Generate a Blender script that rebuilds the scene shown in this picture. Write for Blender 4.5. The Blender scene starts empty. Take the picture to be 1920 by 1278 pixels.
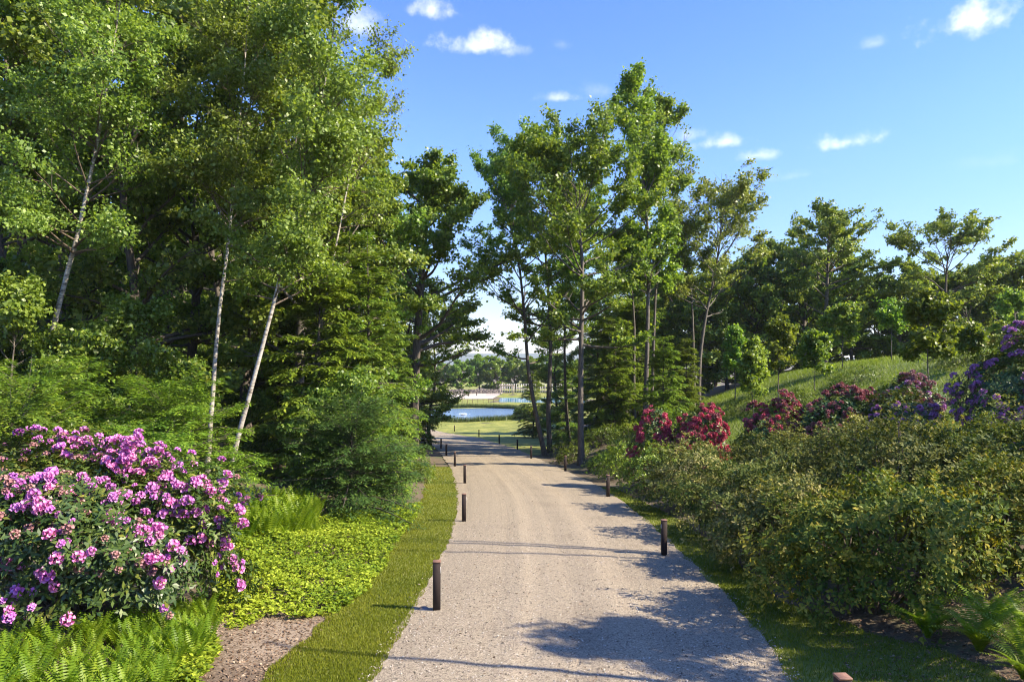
import bpy, math, random
import numpy as np

# ------------------------------------------------------------------ camera, sky, sun, exposure
scene = bpy.context.scene
COL = scene.collection
F = 1280.0            # focal length in pixels of the 1920 px wide photograph
HORIZON = 680.0       # pixel row of the horizon
CAM_Z = 12.0          # camera height above the pond level plus a little

cam_d = bpy.data.cameras.new('camera'); cam = bpy.data.objects.new('camera', cam_d); COL.objects.link(cam)
cam.location = (0, 0, CAM_Z); cam.rotation_euler = (math.radians(90), 0, 0)
cam_d.sensor_width = 36; cam_d.lens = 36 * F / 1920; cam_d.shift_y = (HORIZON - 639) / 1920
cam_d.clip_start = 0.1; cam_d.clip_end = 12000
scene.camera = cam

SUN_EL, SUN_ROT = math.radians(37), math.radians(104)
to_sun = np.array([math.sin(SUN_ROT) * math.cos(SUN_EL), math.cos(SUN_ROT) * math.cos(SUN_EL), math.sin(SUN_EL)])
sd = bpy.data.lights.new('sun', 'SUN'); sun = bpy.data.objects.new('sun', sd); COL.objects.link(sun)
sd.energy = 5.0; sd.angle = math.radians(0.55); sd.color = (1.0, 0.88, 0.69)
from mathutils import Vector
sun.rotation_euler = Vector(to_sun).to_track_quat('Z', 'Y').to_euler()
sun.location = (60, 0, 60)

world = bpy.data.worlds.new('World'); scene.world = world; world.use_nodes = True
vs = scene.view_settings
vs.view_transform = 'Standard'; vs.look = 'None'; vs.exposure = 1.43; vs.gamma = 1.0; vs.use_curve_mapping = False
cy = scene.cycles
cy.max_bounces = 7; cy.diffuse_bounces = 3; cy.glossy_bounces = 2; cy.transmission_bounces = 4
cy.transparent_max_bounces = 6; cy.volume_bounces = 0
cy.caustics_reflective = False; cy.caustics_refractive = False
cy.use_denoising = True; cy.filter_width = 1.1
cy.sample_clamp_indirect = 6

def build_sky():
    nt = world.node_tree; N = nt.nodes; L = nt.links; N.clear()
    out = N.new('ShaderNodeOutputWorld'); bg = N.new('ShaderNodeBackground')
    sky = N.new('ShaderNodeTexSky'); sky.sky_type = 'NISHITA'; sky.sun_disc = False
    sky.sun_elevation = SUN_EL; sky.sun_rotation = SUN_ROT
    sky.air_density = 1.0; sky.dust_density = 0.1; sky.ozone_density = 3.0; sky.altitude = 200
    bg.inputs['Strength'].default_value = 0.13
    hs = N.new('ShaderNodeHueSaturation'); hs.inputs['Hue'].default_value = .508; hs.inputs['Saturation'].default_value = 1.22; hs.inputs['Value'].default_value = 1.0
    tn = N.new('ShaderNodeMix'); tn.data_type = 'RGBA'; tn.blend_type = 'MULTIPLY'; tn.inputs[0].default_value = 1; tn.inputs[7].default_value = (1.03, .955, 1.03, 1)
    L.new(sky.outputs[0], tn.inputs[6]); 
    tc0 = N.new('ShaderNodeTexCoord'); sp0 = N.new('ShaderNodeSeparateXYZ'); L.new(tc0.outputs['Generated'], sp0.inputs[0])
    fr = N.new('ShaderNodeMapRange'); fr.interpolation_type = 'SMOOTHSTEP'; L.new(sp0.outputs[2], fr.inputs[0]); fr.inputs[1].default_value = -.02; fr.inputs[2].default_value = .34; fr.inputs[3].default_value = .60; fr.inputs[4].default_value = 1.0
    vm = N.new('ShaderNodeVectorMath'); vm.operation = 'SCALE'; L.new(tn.outputs[2], vm.inputs[0]); L.new(fr.outputs[0], vm.inputs['Scale']); L.new(vm.outputs[0], hs.inputs['Color'])
    # small fair weather clouds, placed by compass bearing and elevation
    tc = N.new('ShaderNodeTexCoord'); sep = N.new('ShaderNodeSeparateXYZ'); L.new(tc.outputs['Generated'], sep.inputs[0])
    def M(op, a, b=None, c=None, clamp=False):
        n = N.new('ShaderNodeMath'); n.operation = op; n.use_clamp = clamp
        for k, v in enumerate((a, b, c)):
            if v is None: continue
            if isinstance(v, (int, float)): n.inputs[k].default_value = v
            else: L.new(v, n.inputs[k])
        return n.outputs[0]
    az = M('ARCTAN2', sep.outputs[0], sep.outputs[1]); el = M('ARCSINE', sep.outputs[2])
    clouds = [(905, 78, 105, 34, 1.0), (955, 92, 60, 22, .55), (808, 12, 58, 30, 1.0), (680, 38, 62, 50, .72), (1838, 26, 150, 44, 1.0),
              (1640, 78, 40, 15, .3), (1055, 78, 26, 18, .25), (1360, 262, 70, 20, .8), (1290, 250, 40, 24, .5), (1585, 262, 72, 22, .9), (1420, 288, 60, 17, .6),
              (1050, 181, 60, 14, .6), (1120, 165, 50, 24, .18), (1500, 325, 70, 15, .22), (1860, 300, 120, 20, .08), (420, 60, 120, 30, .9)]
    nz = N.new('ShaderNodeTexNoise'); nz.inputs['Scale'].default_value = 26; nz.inputs['Detail'].default_value = 7; nz.inputs['Roughness'].default_value = .6
    L.new(tc.outputs['Generated'], nz.inputs['Vector'])
    nz2 = N.new('ShaderNodeTexNoise'); nz2.inputs['Scale'].default_value = 70; nz2.inputs['Detail'].default_value = 5
    L.new(tc.outputs['Generated'], nz2.inputs['Vector'])
    n1 = M('ADD', M('MULTIPLY', M('SUBTRACT', nz.outputs[0], .5), 3.0), M('MULTIPLY', M('SUBTRACT', nz2.outputs[0], .5), .9))
    total = None
    for (px, py, w, h, s) in clouds:
        u = (px - 960) / F; v = (HORIZON - py) / F
        a0 = math.atan2(u, 1); e0 = math.atan2(v, math.hypot(u, 1))
        wa = w / F * math.cos(a0) ** 2; he = h / F * .85
        dx = M('DIVIDE', M('SUBTRACT', az, a0), wa)
        dy = M('DIVIDE', M('SUBTRACT', el, e0 - he * .25), he)
        dyb = M('MAXIMUM', dy, M('MULTIPLY', dy, -1.7))           # flatter bases
        r = M('SQRT', M('ADD', M('MULTIPLY', dx, dx), M('MULTIPLY', dyb, dyb)))
        m = M('SUBTRACT', M('ADD', 1.0, n1), r)
        mr = N.new('ShaderNodeMapRange'); mr.interpolation_type = 'SMOOTHSTEP'
        L.new(m, mr.inputs[0]); mr.inputs[1].default_value = 0.0; mr.inputs[2].default_value = 1.7
        mr.inputs[3].default_value = 0; mr.inputs[4].default_value = min(1, s * .95)
        total = mr.outputs[0] if total is None else M('MAXIMUM', total, mr.outputs[0])
    mx = N.new('ShaderNodeMix'); mx.data_type = 'RGBA'
    L.new(total, mx.inputs[0]); L.new(hs.outputs[0], mx.inputs[6]); mx.inputs[7].default_value = (4.4, 4.5, 4.75, 1)
    L.new(mx.outputs[2], bg.inputs['Color']); L.new(bg.outputs[0], out.inputs[0])
build_sky()

# ------------------------------------------------------------------ helpers
RNG = np.random.default_rng(7)
def tag(o, label=None, cat=None, group=None, kind=None):
    if label: o['label'] = label
    if cat: o['category'] = cat
    if group: o['group'] = group
    if kind: o['kind'] = kind
    return o
def link(name, mesh, parent=None, loc=None):
    o = bpy.data.objects.new(name, mesh); COL.objects.link(o)
    if parent is not None: o.parent = parent
    if loc is not None: o.location = [float(c) for c in loc]
    return o
def empty(name, loc, rz=0, sc=1):
    o = link(name, None, None, loc); o.rotation_euler = (0, 0, rz)
    o.scale = (sc, sc, sc) if not hasattr(sc, '__len__') else sc
    return o
def mesh_np(name, V, faces, mat, attrs=None, smooth=False):
    """V (n,3); faces: list of int arrays (m,k); attrs: dict name -> per-vertex float array"""
    me = bpy.data.meshes.new(name)
    V = np.ascontiguousarray(V, dtype=np.float32)
    faces = [np.asarray(f, dtype=np.int32) for f in faces if len(f)]
    me.vertices.add(len(V)); me.vertices.foreach_set('co', V.ravel())
    nl = sum(f.size for f in faces); npoly = sum(len(f) for f in faces)
    me.loops.add(nl); me.polygons.add(npoly)
    me.loops.foreach_set('vertex_index', np.concatenate([f.ravel() for f in faces]))
    sizes = np.concatenate([np.full(len(f), f.shape[1], dtype=np.int32) for f in faces])
    starts = np.concatenate([[0], np.cumsum(sizes)[:-1]]).astype(np.int32)
    me.polygons.foreach_set('loop_start', starts)
    if smooth: me.polygons.foreach_set('use_smooth', np.ones(npoly, dtype=bool))
    for k, a in (attrs or {}).items():
        at_ = me.attributes.new(k, 'FLOAT', 'POINT'); at_.data.foreach_set('value', np.asarray(a, dtype=np.float32))
    me.update(calc_edges=True)
    if mat is not None: me.materials.append(mat)
    return me
def norm(v): return v / np.maximum(np.linalg.norm(v, axis=-1, keepdims=True), 1e-9)
def rnd_dirs(n, rng): return norm(rng.normal(size=(n, 3)))
class SNoise:
    """cheap smooth pseudo noise in -1..1: a sum of sines"""
    def __init__(self, seed, freq, n=10, dim=3):
        r = np.random.default_rng(seed); self.k = r.normal(size=(n, dim)) * freq; self.p = r.uniform(0, 6.28, n)
    def __call__(self, P): return np.sin(P @ self.k.T + self.p).sum(-1) / math.sqrt(len(self.p) * .5) * .6

# ------------------------------------------------------------------ materials
def new_mat(name):
    m = bpy.data.materials.new(name); m.use_nodes = True; nt = m.node_tree; nt.nodes.clear()
    out = nt.nodes.new('ShaderNodeOutputMaterial'); return m, nt, out
def nd(nt, t, **kw):
    n = nt.nodes.new(t)
    for k, v in kw.items():
        if k in n.inputs: n.inputs[k].default_value = v
        else: setattr(n, k, v)
    return n
def ramp(nt, stops, fac):
    r = nt.nodes.new('ShaderNodeValToRGB'); e = r.color_ramp.elements
    while len(e) < len(stops): e.new(.5)
    for el_, (p, c) in zip(e, stops): el_.position = p; el_.color = (*c, 1)
    nt.links.new(fac, r.inputs[0]); return r.outputs[0]
def leaf_mat(name, stops, trans=.3, trans_col=(1.25, 1.2, .5), rough=.42, vary=.12, spec=.5):
    m, nt, out = new_mat(name); L = nt.links
    a = nd(nt, 'ShaderNodeAttribute', attribute_name='tint')
    col = ramp(nt, stops, a.outputs['Fac'])
    oi = nd(nt, 'ShaderNodeObjectInfo')
    hs = nd(nt, 'ShaderNodeHueSaturation')
    mr = nd(nt, 'ShaderNodeMapRange'); mr.inputs[3].default_value = 1 - vary; mr.inputs[4].default_value = 1 + vary
    L.new(oi.outputs['Random'], mr.inputs[0]); L.new(mr.outputs[0], hs.inputs['Value'])
    mh = nd(nt, 'ShaderNodeMapRange'); mh.inputs[3].default_value = .5 - vary * .12; mh.inputs[4].default_value = .5 + vary * .12
    L.new(oi.outputs['Random'], mh.inputs[0]); L.new(mh.outputs[0], hs.inputs['Hue'])
    L.new(col, hs.inputs['Color'])
    p = nd(nt, 'ShaderNodeBsdfPrincipled', Roughness=rough); p.inputs['Specular IOR Level'].default_value = spec
    L.new(hs.outputs[0], p.inputs['Base Color'])
    t = nd(nt, 'ShaderNodeBsdfTranslucent')
    mul = nd(nt, 'ShaderNodeMix', data_type='RGBA', blend_type='MULTIPLY'); mul.inputs[0].default_value = 1
    L.new(hs.outputs[0], mul.inputs[6]); mul.inputs[7].default_value = (*trans_col, 1); L.new(mul.outputs[2], t.inputs[0])
    mx = nd(nt, 'ShaderNodeMixShader'); mx.inputs[0].default_value = trans
    L.new(p.outputs[0], mx.inputs[1]); L.new(t.outputs[0], mx.inputs[2]); L.new(mx.outputs[0], out.inputs[0])
    return m
def bark_mat(name, c1, c2, scale=(14, 14, 3), bump=.5):
    m, nt, out = new_mat(name); L = nt.links
    tc = nd(nt, 'ShaderNodeTexCoord'); mp = nd(nt, 'ShaderNodeMapping'); mp.inputs['Scale'].default_value = scale
    L.new(tc.outputs['Object'], mp.inputs[0])
    n = nd(nt, 'ShaderNodeTexNoise', Scale=1.0, Detail=6.0, Roughness=.65); L.new(mp.outputs[0], n.inputs['Vector'])
    col = ramp(nt, [(.3, c1), (.7, c2)], n.outputs[0])
    p = nd(nt, 'ShaderNodeBsdfPrincipled', Roughness=.85); L.new(col, p.inputs['Base Color'])
    b = nd(nt, 'ShaderNodeBump', Strength=bump, Distance=.03); L.new(n.outputs[0], b.inputs['Height']); L.new(b.outputs[0], p.inputs['Normal'])
    L.new(p.outputs[0], out.inputs[0]); return m
def plain_mat(name, c, rough=.8, var=.15, scale=8, metallic=0, c2=None):
    m, nt, out = new_mat(name); L = nt.links
    tc = nd(nt, 'ShaderNodeTexCoord'); n = nd(nt, 'ShaderNodeTexNoise', Scale=float(scale), Detail=5.0); L.new(tc.outputs['Object'], n.inputs['Vector'])
    hi = c2 or tuple(min(1, x * (1 + var)) for x in c); lo = tuple(x * (1 - var) for x in c)
    p = nd(nt, 'ShaderNodeBsdfPrincipled', Roughness=rough, Metallic=metallic)
    L.new(ramp(nt, [(.3, lo), (.7, hi)], n.outputs[0]), p.inputs['Base Color']); L.new(p.outputs[0], out.inputs[0]); return m
def birch_bark():
    m, nt, out = new_mat('birch_bark'); L = nt.links
    tc = nd(nt, 'ShaderNodeTexCoord')
    mp = nd(nt, 'ShaderNodeMapping'); mp.inputs['Scale'].default_value = (5, 5, 16); L.new(tc.outputs['Object'], mp.inputs[0])
    n = nd(nt, 'ShaderNodeTexNoise', Scale=1.0, Detail=5.0, Roughness=.6); L.new(mp.outputs[0], n.inputs['Vector'])
    n2 = nd(nt, 'ShaderNodeTexNoise', Scale=1.1, Detail=3.0); L.new(tc.outputs['Object'], n2.inputs['Vector'])
    mxx = nd(nt, 'ShaderNodeMath', operation='MULTIPLY_ADD'); L.new(n2.outputs[0], mxx.inputs[0]); mxx.inputs[1].default_value = .35; L.new(n.outputs[0], mxx.inputs[2])
    col = ramp(nt, [(.48, (.035, .028, .02)), (.58, (.19, .16, .125)), (.70, (.38, .345, .29)), (.9, (.50, .47, .42))], mxx.outputs[0])
    p = nd(nt, 'ShaderNodeBsdfPrincipled', Roughness=.7); L.new(col, p.inputs['Base Color'])
    b = nd(nt, 'ShaderNodeBump', Strength=.3, Distance=.02); L.new(n.outputs[0], b.inputs['Height']); L.new(b.outputs[0], p.inputs['Normal'])
    L.new(p.outputs[0], out.inputs[0]); return m

M_BIRCH = birch_bark()
M_BARK = bark_mat('dark_bark', (.028, .022, .018), (.14, .115, .09))
M_BARKG = bark_mat('grey_bark', (.035, .029, .024), (.17, .145, .115))
M_TWIG = bark_mat('twig_bark', (.06, .045, .03), (.16, .12, .085), (20, 20, 8))
G = {}
G['birch'] = leaf_mat('birch_leaves', [(0, (0.0818, 0.146, 0.0229)), (.5, (0.177, 0.265, 0.0412)), (1, (0.339, 0.444, 0.103))], .5)
G['maple'] = leaf_mat('maple_leaves', [(0, (0.0596, 0.131, 0.0212)), (.5, (0.149, 0.258, 0.0329)), (1, (0.33, 0.428, 0.0707))], .48)
G['maple_y'] = leaf_mat('yellow_green_leaves', [(0, (0.075, 0.138, 0.0235)), (.5, (0.179, 0.267, 0.0378)), (1, (0.345, 0.448, 0.0827))], .5)
G['oak'] = leaf_mat('oak_leaves', [(0, (0.0675, 0.122, 0.0263)), (.5, (0.176, 0.242, 0.0419)), (1, (0.36, 0.401, 0.0892))], .44)
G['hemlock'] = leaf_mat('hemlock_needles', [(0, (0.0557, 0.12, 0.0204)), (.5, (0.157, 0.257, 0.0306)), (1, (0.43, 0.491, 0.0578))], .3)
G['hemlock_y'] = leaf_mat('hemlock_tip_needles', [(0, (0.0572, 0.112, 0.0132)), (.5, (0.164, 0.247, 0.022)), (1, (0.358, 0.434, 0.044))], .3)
G['yew'] = leaf_mat('yew_needles', [(0, (0.0223, 0.0589, 0.0139)), (.5, (0.0624, 0.121, 0.0232)), (1, (0.194, 0.256, 0.0395))], .22)
G['wood_back'] = leaf_mat('background_leaves', [(0, (0.0691, 0.121, 0.022)), (.5, (0.154, 0.236, 0.0342)), (1, (0.347, 0.423, 0.0632))], .42)
G['rhodo'] = leaf_mat('rhododendron_leaves', [(0, (0.0276, 0.069, 0.0169)), (.5, (0.0856, 0.145, 0.0266)), (.85, (0.235, 0.262, 0.0424)), (1, (0.359, 0.276, 0.0847))], .18, rough=.42, spec=.45)
G['azalea'] = leaf_mat('azalea_leaves', [(0, (0.0353, 0.0669, 0.0149)), (.45, (0.108, 0.132, 0.03)), (.8, (0.246, 0.25, 0.0676)), (1, (0.399, 0.353, 0.151))], .28, rough=.6, spec=.15)
G['azalea_deep'] = leaf_mat('deep_green_shrub_leaves', [(0, (0.0407, 0.0844, 0.0166)), (.5, (0.122, 0.168, 0.0238)), (1, (0.407, 0.342, 0.0535))], .28, rough=.6, spec=.15)
G['sapling'] = leaf_mat('sapling_leaves', [(0, (0.0715, 0.121, 0.0154)), (.5, (0.143, 0.209, 0.0264)), (1, (0.264, 0.33, 0.055))], .5)
G['fern'] = leaf_mat('fern_fronds', [(0, (0.0759, 0.143, 0.01)), (.5, (0.166, 0.253, 0.016)), (1, (0.304, 0.363, 0.03))], .5, spec=.2)
G['cover'] = leaf_mat('ground_cover_leaves', [(0, (0.0666, 0.14, 0.018)), (.5, (0.212, 0.299, 0.0216)), (1, (0.445, 0.521, 0.054))], .3, spec=.2)
G['grass'] = leaf_mat('lawn_blades', [(0, (0.0825, 0.115, 0.01)), (.5, (0.176, 0.199, 0.016)), (1, (0.307, 0.283, 0.05))], .35, spec=.2)
G['meadow'] = leaf_mat('meadow_blades', [(0, (0.0684, 0.123, 0.0168)), (.5, (0.162, 0.241, 0.0312)), (1, (0.291, 0.364, 0.084))], .44, spec=.2)

# ------------------------------------------------------------------ terrain
RY = np.array([-30, 4, 7.7, 10, 13, 18, 24, 30, 37, 46, 56, 66, 75, 92, 102, 112, 125.])
RL = np.array([-2.2, -2.2, -2.12, -2.05, -2.0, -1.9, -2.0, -2.4, -3.1, -4.2, -5.7, -7.3, -9.2, -13, -16, -20, -26.])
RR = np.array([3.0, 3.1, 3.5, 4.15, 4.55, 4.65, 4.75, 4.7, 4.2, 3.0, 1.7, .4, -1.4, -4.9, -8.4, -12.5, -18.])
_yy = np.linspace(-30, 125, 620)
def _sm(v):
    a = np.interp(_yy, RY, v); k = np.hanning(33); k /= k.sum()
    return np.convolve(np.pad(a, 16, mode='edge'), k, 'valid')
_RL, _RR = _sm(RL), _sm(RR)
def road_l(y): return np.interp(y, _yy, _RL)
def road_r(y): return np.interp(y, _yy, _RR)
def sstep(a, b, x):
    t = np.clip((x - a) / (b - a), 0, 1); return t * t * (3 - 2 * t)
_gn = SNoise(3, .35, 8, 2); _gn2 = SNoise(4, .09, 8, 2)
PX, PY, PRX, PRY = -8.5, 151.5, 14.0, 20.0        # pond
POND_Z = CAM_Z - 11.32
def ground(x, y):
    x = np.asarray(x, float); y = np.asarray(y, float)
    a = 4.0 + .0655 * y; b = 11.2
    h = np.clip(.5 + .5 * (b - a) / 1.2, 0, 1); drop = b + (a - b) * h - 1.2 * h * (1 - h) * .5
    z = CAM_Z - drop
    fade = 1 - sstep(88, 132, y)
    s = x - road_r(y); s1 = np.maximum(s - .9 - 9 * sstep(54, 88, y), 0)
    k_ = .155 + .155 * sstep(15, 33, y)
    rise = k_ * np.where(s1 < 22, s1, 22 + (s1 - 22) * np.clip(1 - (s1 - 22) / 16, .0, 1) * .5)
    rise = np.minimum(rise, k_ * 25.5)
    z = z + rise * fade * sstep(0, 2.5, s)
    sl = np.maximum(road_l(y) - x - 1.4, 0)
    z = z + np.minimum(.12 * sl, 4.5) * fade
    away = np.minimum(np.maximum(s, road_l(y) - x), 12) / 12
    z = z + np.where(away > 0, _gn(np.stack([x, y], -1)) * .10 * np.clip(away, 0, 1) + _gn2(np.stack([x, y], -1)) * .25 * np.clip(away, 0, 1), 0) * (y < 400)
    e = ((x - PX) / PRX) ** 2 + ((y - PY) / PRY) ** 2
    z = z - .9 * (1 - sstep(.55, 1.12, e))
    e2 = np.maximum(np.abs(x - 9) / 13.5, np.abs(y - 207) / 17)
    z = z - .7 * (1 - sstep(.8, 1.05, e2))
    return z
def at(px, py):
    """the point of the ground seen at a photograph pixel"""
    u, v = (px - 960) / F, (HORIZON - py) / F
    y = np.linspace(2, 400, 8000); d = CAM_Z + v * y - ground(u * y, y)
    i = int(np.argmax(d < 0)); yy = y[i]
    return np.array([u * yy, yy, float(ground(u * yy, yy))])
def col_at(px, d, dz=0.0):
    x = (px - 960) / F * d; return np.array([x, d, float(ground(x, d)) + dz])

def ground_mat():
    m, nt, out = new_mat('forest_floor'); L = nt.links
    tc = nd(nt, 'ShaderNodeTexCoord')
    n = nd(nt, 'ShaderNodeTexNoise', Scale=.5, Detail=8.0, Roughness=.7); L.new(tc.outputs['Object'], n.inputs['Vector'])
    n2 = nd(nt, 'ShaderNodeTexNoise', Scale=18.0, Detail=6.0, Roughness=.75); L.new(tc.outputs['Object'], n2.inputs['Vector'])
    c1 = ramp(nt, [(.3, (.055, .04, .026)), (.5, (.12, .09, .055)), (.72, (.20, .155, .10))], n2.outputs[0])
    c2 = ramp(nt, [(.3, (.035, .05, .014)), (.7, (.085, .10, .03))], n2.outputs[0])
    mx = nd(nt, 'ShaderNodeMix', data_type='RGBA'); f = nd(nt, 'ShaderNodeMapRange'); f.inputs[1].default_value = .5; f.inputs[2].default_value = .62
    L.new(n.outputs[0], f.inputs[0]); L.new(f.outputs[0], mx.inputs[0]); L.new(c1, mx.inputs[6]); L.new(c2, mx.inputs[7])
    p = nd(nt, 'ShaderNodeBsdfPrincipled', Roughness=.95); L.new(mx.outputs[2], p.inputs['Base Color'])
    b = nd(nt, 'ShaderNodeBump', Strength=.8, Distance=.03); L.new(n2.outputs[0], b.inputs['Height']); L.new(b.outputs[0], p.inputs['Normal'])
    L.new(p.outputs[0], out.inputs[0]); return m
def turf_mat(name, lo, mid, hi, s=40.0):
    m, nt, out = new_mat(name); L = nt.links
    tc = nd(nt, 'ShaderNodeTexCoord')
    n = nd(nt, 'ShaderNodeTexNoise', Scale=s, Detail=5.0, Roughness=.7); L.new(tc.outputs['Object'], n.inputs['Vector'])
    n2 = nd(nt, 'ShaderNodeTexNoise', Scale=.45, Detail=5.0); L.new(tc.outputs['Object'], n2.inputs['Vector'])
    ad = nd(nt, 'ShaderNodeMath', operation='MULTIPLY_ADD'); L.new(n2.outputs[0], ad.inputs[0]); ad.inputs[1].default_value = .8; L.new(n.outputs[0], ad.inputs[2])
    col = ramp(nt, [(.6, lo), (.9, mid), (1.0, hi)], ad.outputs[0])
    p = nd(nt, 'ShaderNodeBsdfPrincipled', Roughness=.95); L.new(col, p.inputs['Base Color'])
    b = nd(nt, 'ShaderNodeBump', Strength=.7, Distance=.02); L.new(n.outputs[0], b.inputs['Height']); L.new(b.outputs[0], p.inputs['Normal'])
    L.new(p.outputs[0], out.inputs[0]); return m
def gravel_mat():
    m, nt, out = new_mat('gravel'); L = nt.links
    tc = nd(nt, 'ShaderNodeTexCoord')
    v = nd(nt, 'ShaderNodeTexVoronoi', Scale=46.0, feature='F1'); L.new(tc.outputs['Object'], v.inputs['Vector'])
    sp = nd(nt, 'ShaderNodeSeparateColor'); L.new(v.outputs['Color'], sp.inputs[0])
    v2 = nd(nt, 'ShaderNodeTexVoronoi', Scale=75.0); L.new(tc.outputs['Object'], v2.inputs['Vector'])
    sp2 = nd(nt, 'ShaderNodeSeparateColor'); L.new(v2.outputs['Color'], sp2.inputs[0])
    ad = nd(nt, 'ShaderNodeMath', operation='MULTIPLY_ADD'); L.new(sp.outputs[0], ad.inputs[0]); ad.inputs[1].default_value = .6
    h = nd(nt, 'ShaderNodeMath', operation='MULTIPLY'); L.new(sp2.outputs[0], h.inputs[0]); h.inputs[1].default_value = .4; L.new(h.outputs[0], ad.inputs[2])
    col = ramp(nt, [(.06, (.11, .086, .060)), (.28, (.215, .174, .122)), (.55, (.295, .242, .170)), (.85, (.405, .340, .250)), (1, (.51, .445, .345))], ad.outputs[0])
    # packed wheel tracks and drifts of loose stone along the drive
    a = nd(nt, 'ShaderNodeAttribute', attribute_name='across')
    al = nd(nt, 'ShaderNodeAttribute', attribute_name='along')
    cb = nd(nt, 'ShaderNodeCombineXYZ'); L.new(a.outputs['Fac'], cb.inputs[0]); L.new(al.outputs['Fac'], cb.inputs[1])
    mp = nd(nt, 'ShaderNodeMapping'); mp.inputs['Scale'].default_value = (2.2, .018, 1); L.new(cb.outputs[0], mp.inputs[0])
    n = nd(nt, 'ShaderNodeTexNoise', Scale=1.0, Detail=6.0, Roughness=.6); L.new(mp.outputs[0], n.inputs['Vector'])
    n3 = nd(nt, 'ShaderNodeTexNoise', Scale=.6, Detail=5.0); L.new(tc.outputs['Object'], n3.inputs['Vector'])
    mm = nd(nt, 'ShaderNodeMath', operation='ADD'); L.new(n.outputs[0], mm.inputs[0]); L.new(n3.outputs[0], mm.inputs[1])
    tr = ramp(nt, [(.7, (.86, .85, .84)), (1.0, (1.05, 1.05, 1.04)), (1.0, (1.05, 1.05, 1.04))], mm.outputs[0])
    ab = nd(nt, 'ShaderNodeMath', operation='ABSOLUTE'); L.new(a.outputs['Fac'], ab.inputs[0])
    d1 = nd(nt, 'ShaderNodeMath', operation='SUBTRACT'); L.new(ab.outputs[0], d1.inputs[0]); d1.inputs[1].default_value = .95
    d2 = nd(nt, 'ShaderNodeMath', operation='ABSOLUTE'); L.new(d1.outputs[0], d2.inputs[0])
    d3 = nd(nt, 'ShaderNodeMath', operation='MULTIPLY_ADD'); L.new(n3.outputs[0], d3.inputs[0]); d3.inputs[1].default_value = .5; L.new(d2.outputs[0], d3.inputs[2])
    trk = ramp(nt, [(.25, (1.10, 1.09, 1.07)), (.55, (.97, .97, .97)), (.8, (.94, .94, .94))], d3.outputs[0])
    mul0 = nd(nt, 'ShaderNodeMix', data_type='RGBA', blend_type='MULTIPLY'); mul0.inputs[0].default_value = 1; L.new(tr, mul0.inputs[6]); L.new(trk, mul0.inputs[7])
    mul = nd(nt, 'ShaderNodeMix', data_type='RGBA', blend_type='MULTIPLY'); mul.inputs[0].default_value = 1
    L.new(col, mul.inputs[6]); L.new(mul0.outputs[2], mul.inputs[7])
    p = nd(nt, 'ShaderNodeBsdfPrincipled', Roughness=.9); L.new(mul.outputs[2], p.inputs['Base Color'])
    b = nd(nt, 'ShaderNodeBump', Strength=.9, Distance=.015, invert=True); L.new(v.outputs['Distance'], b.inputs['Height'])
    b2 = nd(nt, 'ShaderNodeBump', Strength=.5, Distance=.06); L.new(n.outputs[0], b2.inputs['Height']); L.new(b2.outputs[0], b.inputs['Normal'])
    L.new(b.outputs[0], p.inputs['Normal']); L.new(p.outputs[0], out.inputs[0]); return m
def water_mat(name, c, rough=.06, bump=.15, scale=2.0):
    m, nt, out = new_mat(name); L = nt.links
    tc = nd(nt, 'ShaderNodeTexCoord'); n = nd(nt, 'ShaderNodeTexNoise', Scale=scale, Detail=4.0); L.new(tc.outputs['Object'], n.inputs['Vector'])
    p = nd(nt, 'ShaderNodeBsdfPrincipled', Roughness=rough); p.inputs['Base Color'].default_value = (*c, 1); p.inputs['IOR'].default_value = 1.33
    p.inputs['Specular IOR Level'].default_value = .8
    b = nd(nt, 'ShaderNodeBump', Strength=bump, Distance=.1); L.new(n.outputs[0], b.inputs['Height']); L.new(b.outputs[0], p.inputs['Normal'])
    L.new(p.outputs[0], out.inputs[0]); return m

M_GROUND = ground_mat(); M_GRAVEL = gravel_mat()
M_TURF = turf_mat('turf', (.06, .085, .012), (.125, .15, .018), (.20, .205, .04))
M_SOIL = turf_mat('mulch', (.06, .042, .027), (.15, .108, .070), (.25, .195, .14), 22.0)
M_LAWNFAR = turf_mat('far_lawn', (.10, .125, .014), (.18, .20, .024), (.27, .27, .05), 3.0)
M_WATER = water_mat('pond_water', (.17, .27, .44), .16, .05)

def grid_sheet(name, xs, ys, mat, kind, dz=0.0, zf=ground):
    X, Y = np.meshgrid(xs, ys); V = np.stack([X, Y, zf(X, Y) + dz], -1).reshape(-1, 3)
    nx, ny = len(xs), len(ys); i = np.arange(nx - 1)[None] + np.arange(ny - 1)[:, None] * nx; i = i.ravel()
    q = np.stack([i, i + 1, i + nx + 1, i + nx], -1)
    o = link(name, mesh_np(name, V, [q], mat, smooth=True)); tag(o, kind=kind); return o
def strip(name, ys, fl, fr, nx, mat, dz, kind='structure'):
    """a draped sheet between two edge curves x = fl(y), x = fr(y)"""
    u = np.linspace(0, 1, nx); l, r = fl(ys), fr(ys)
    X = l[:, None] * (1 - u) + r[:, None] * u; Y = np.repeat(ys[:, None], nx, 1)
    dzz = dz(X, Y) if callable(dz) else dz
    V = np.stack([X, Y, ground(X, Y) + dzz], -1).reshape(-1, 3)
    ny = len(ys); i = (np.arange(nx - 1)[None] + np.arange(ny - 1)[:, None] * nx).ravel()
    q = np.stack([i, i + 1, i + nx + 1, i + nx], -1)
    mid = (road_l(ys) + road_r(ys)) / 2
    o = link(name, mesh_np(name, V, [q], mat, {'across': (X - mid[:, None]).ravel(), 'along': Y.ravel()}, smooth=True))
    tag(o, kind=kind); return o

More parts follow.
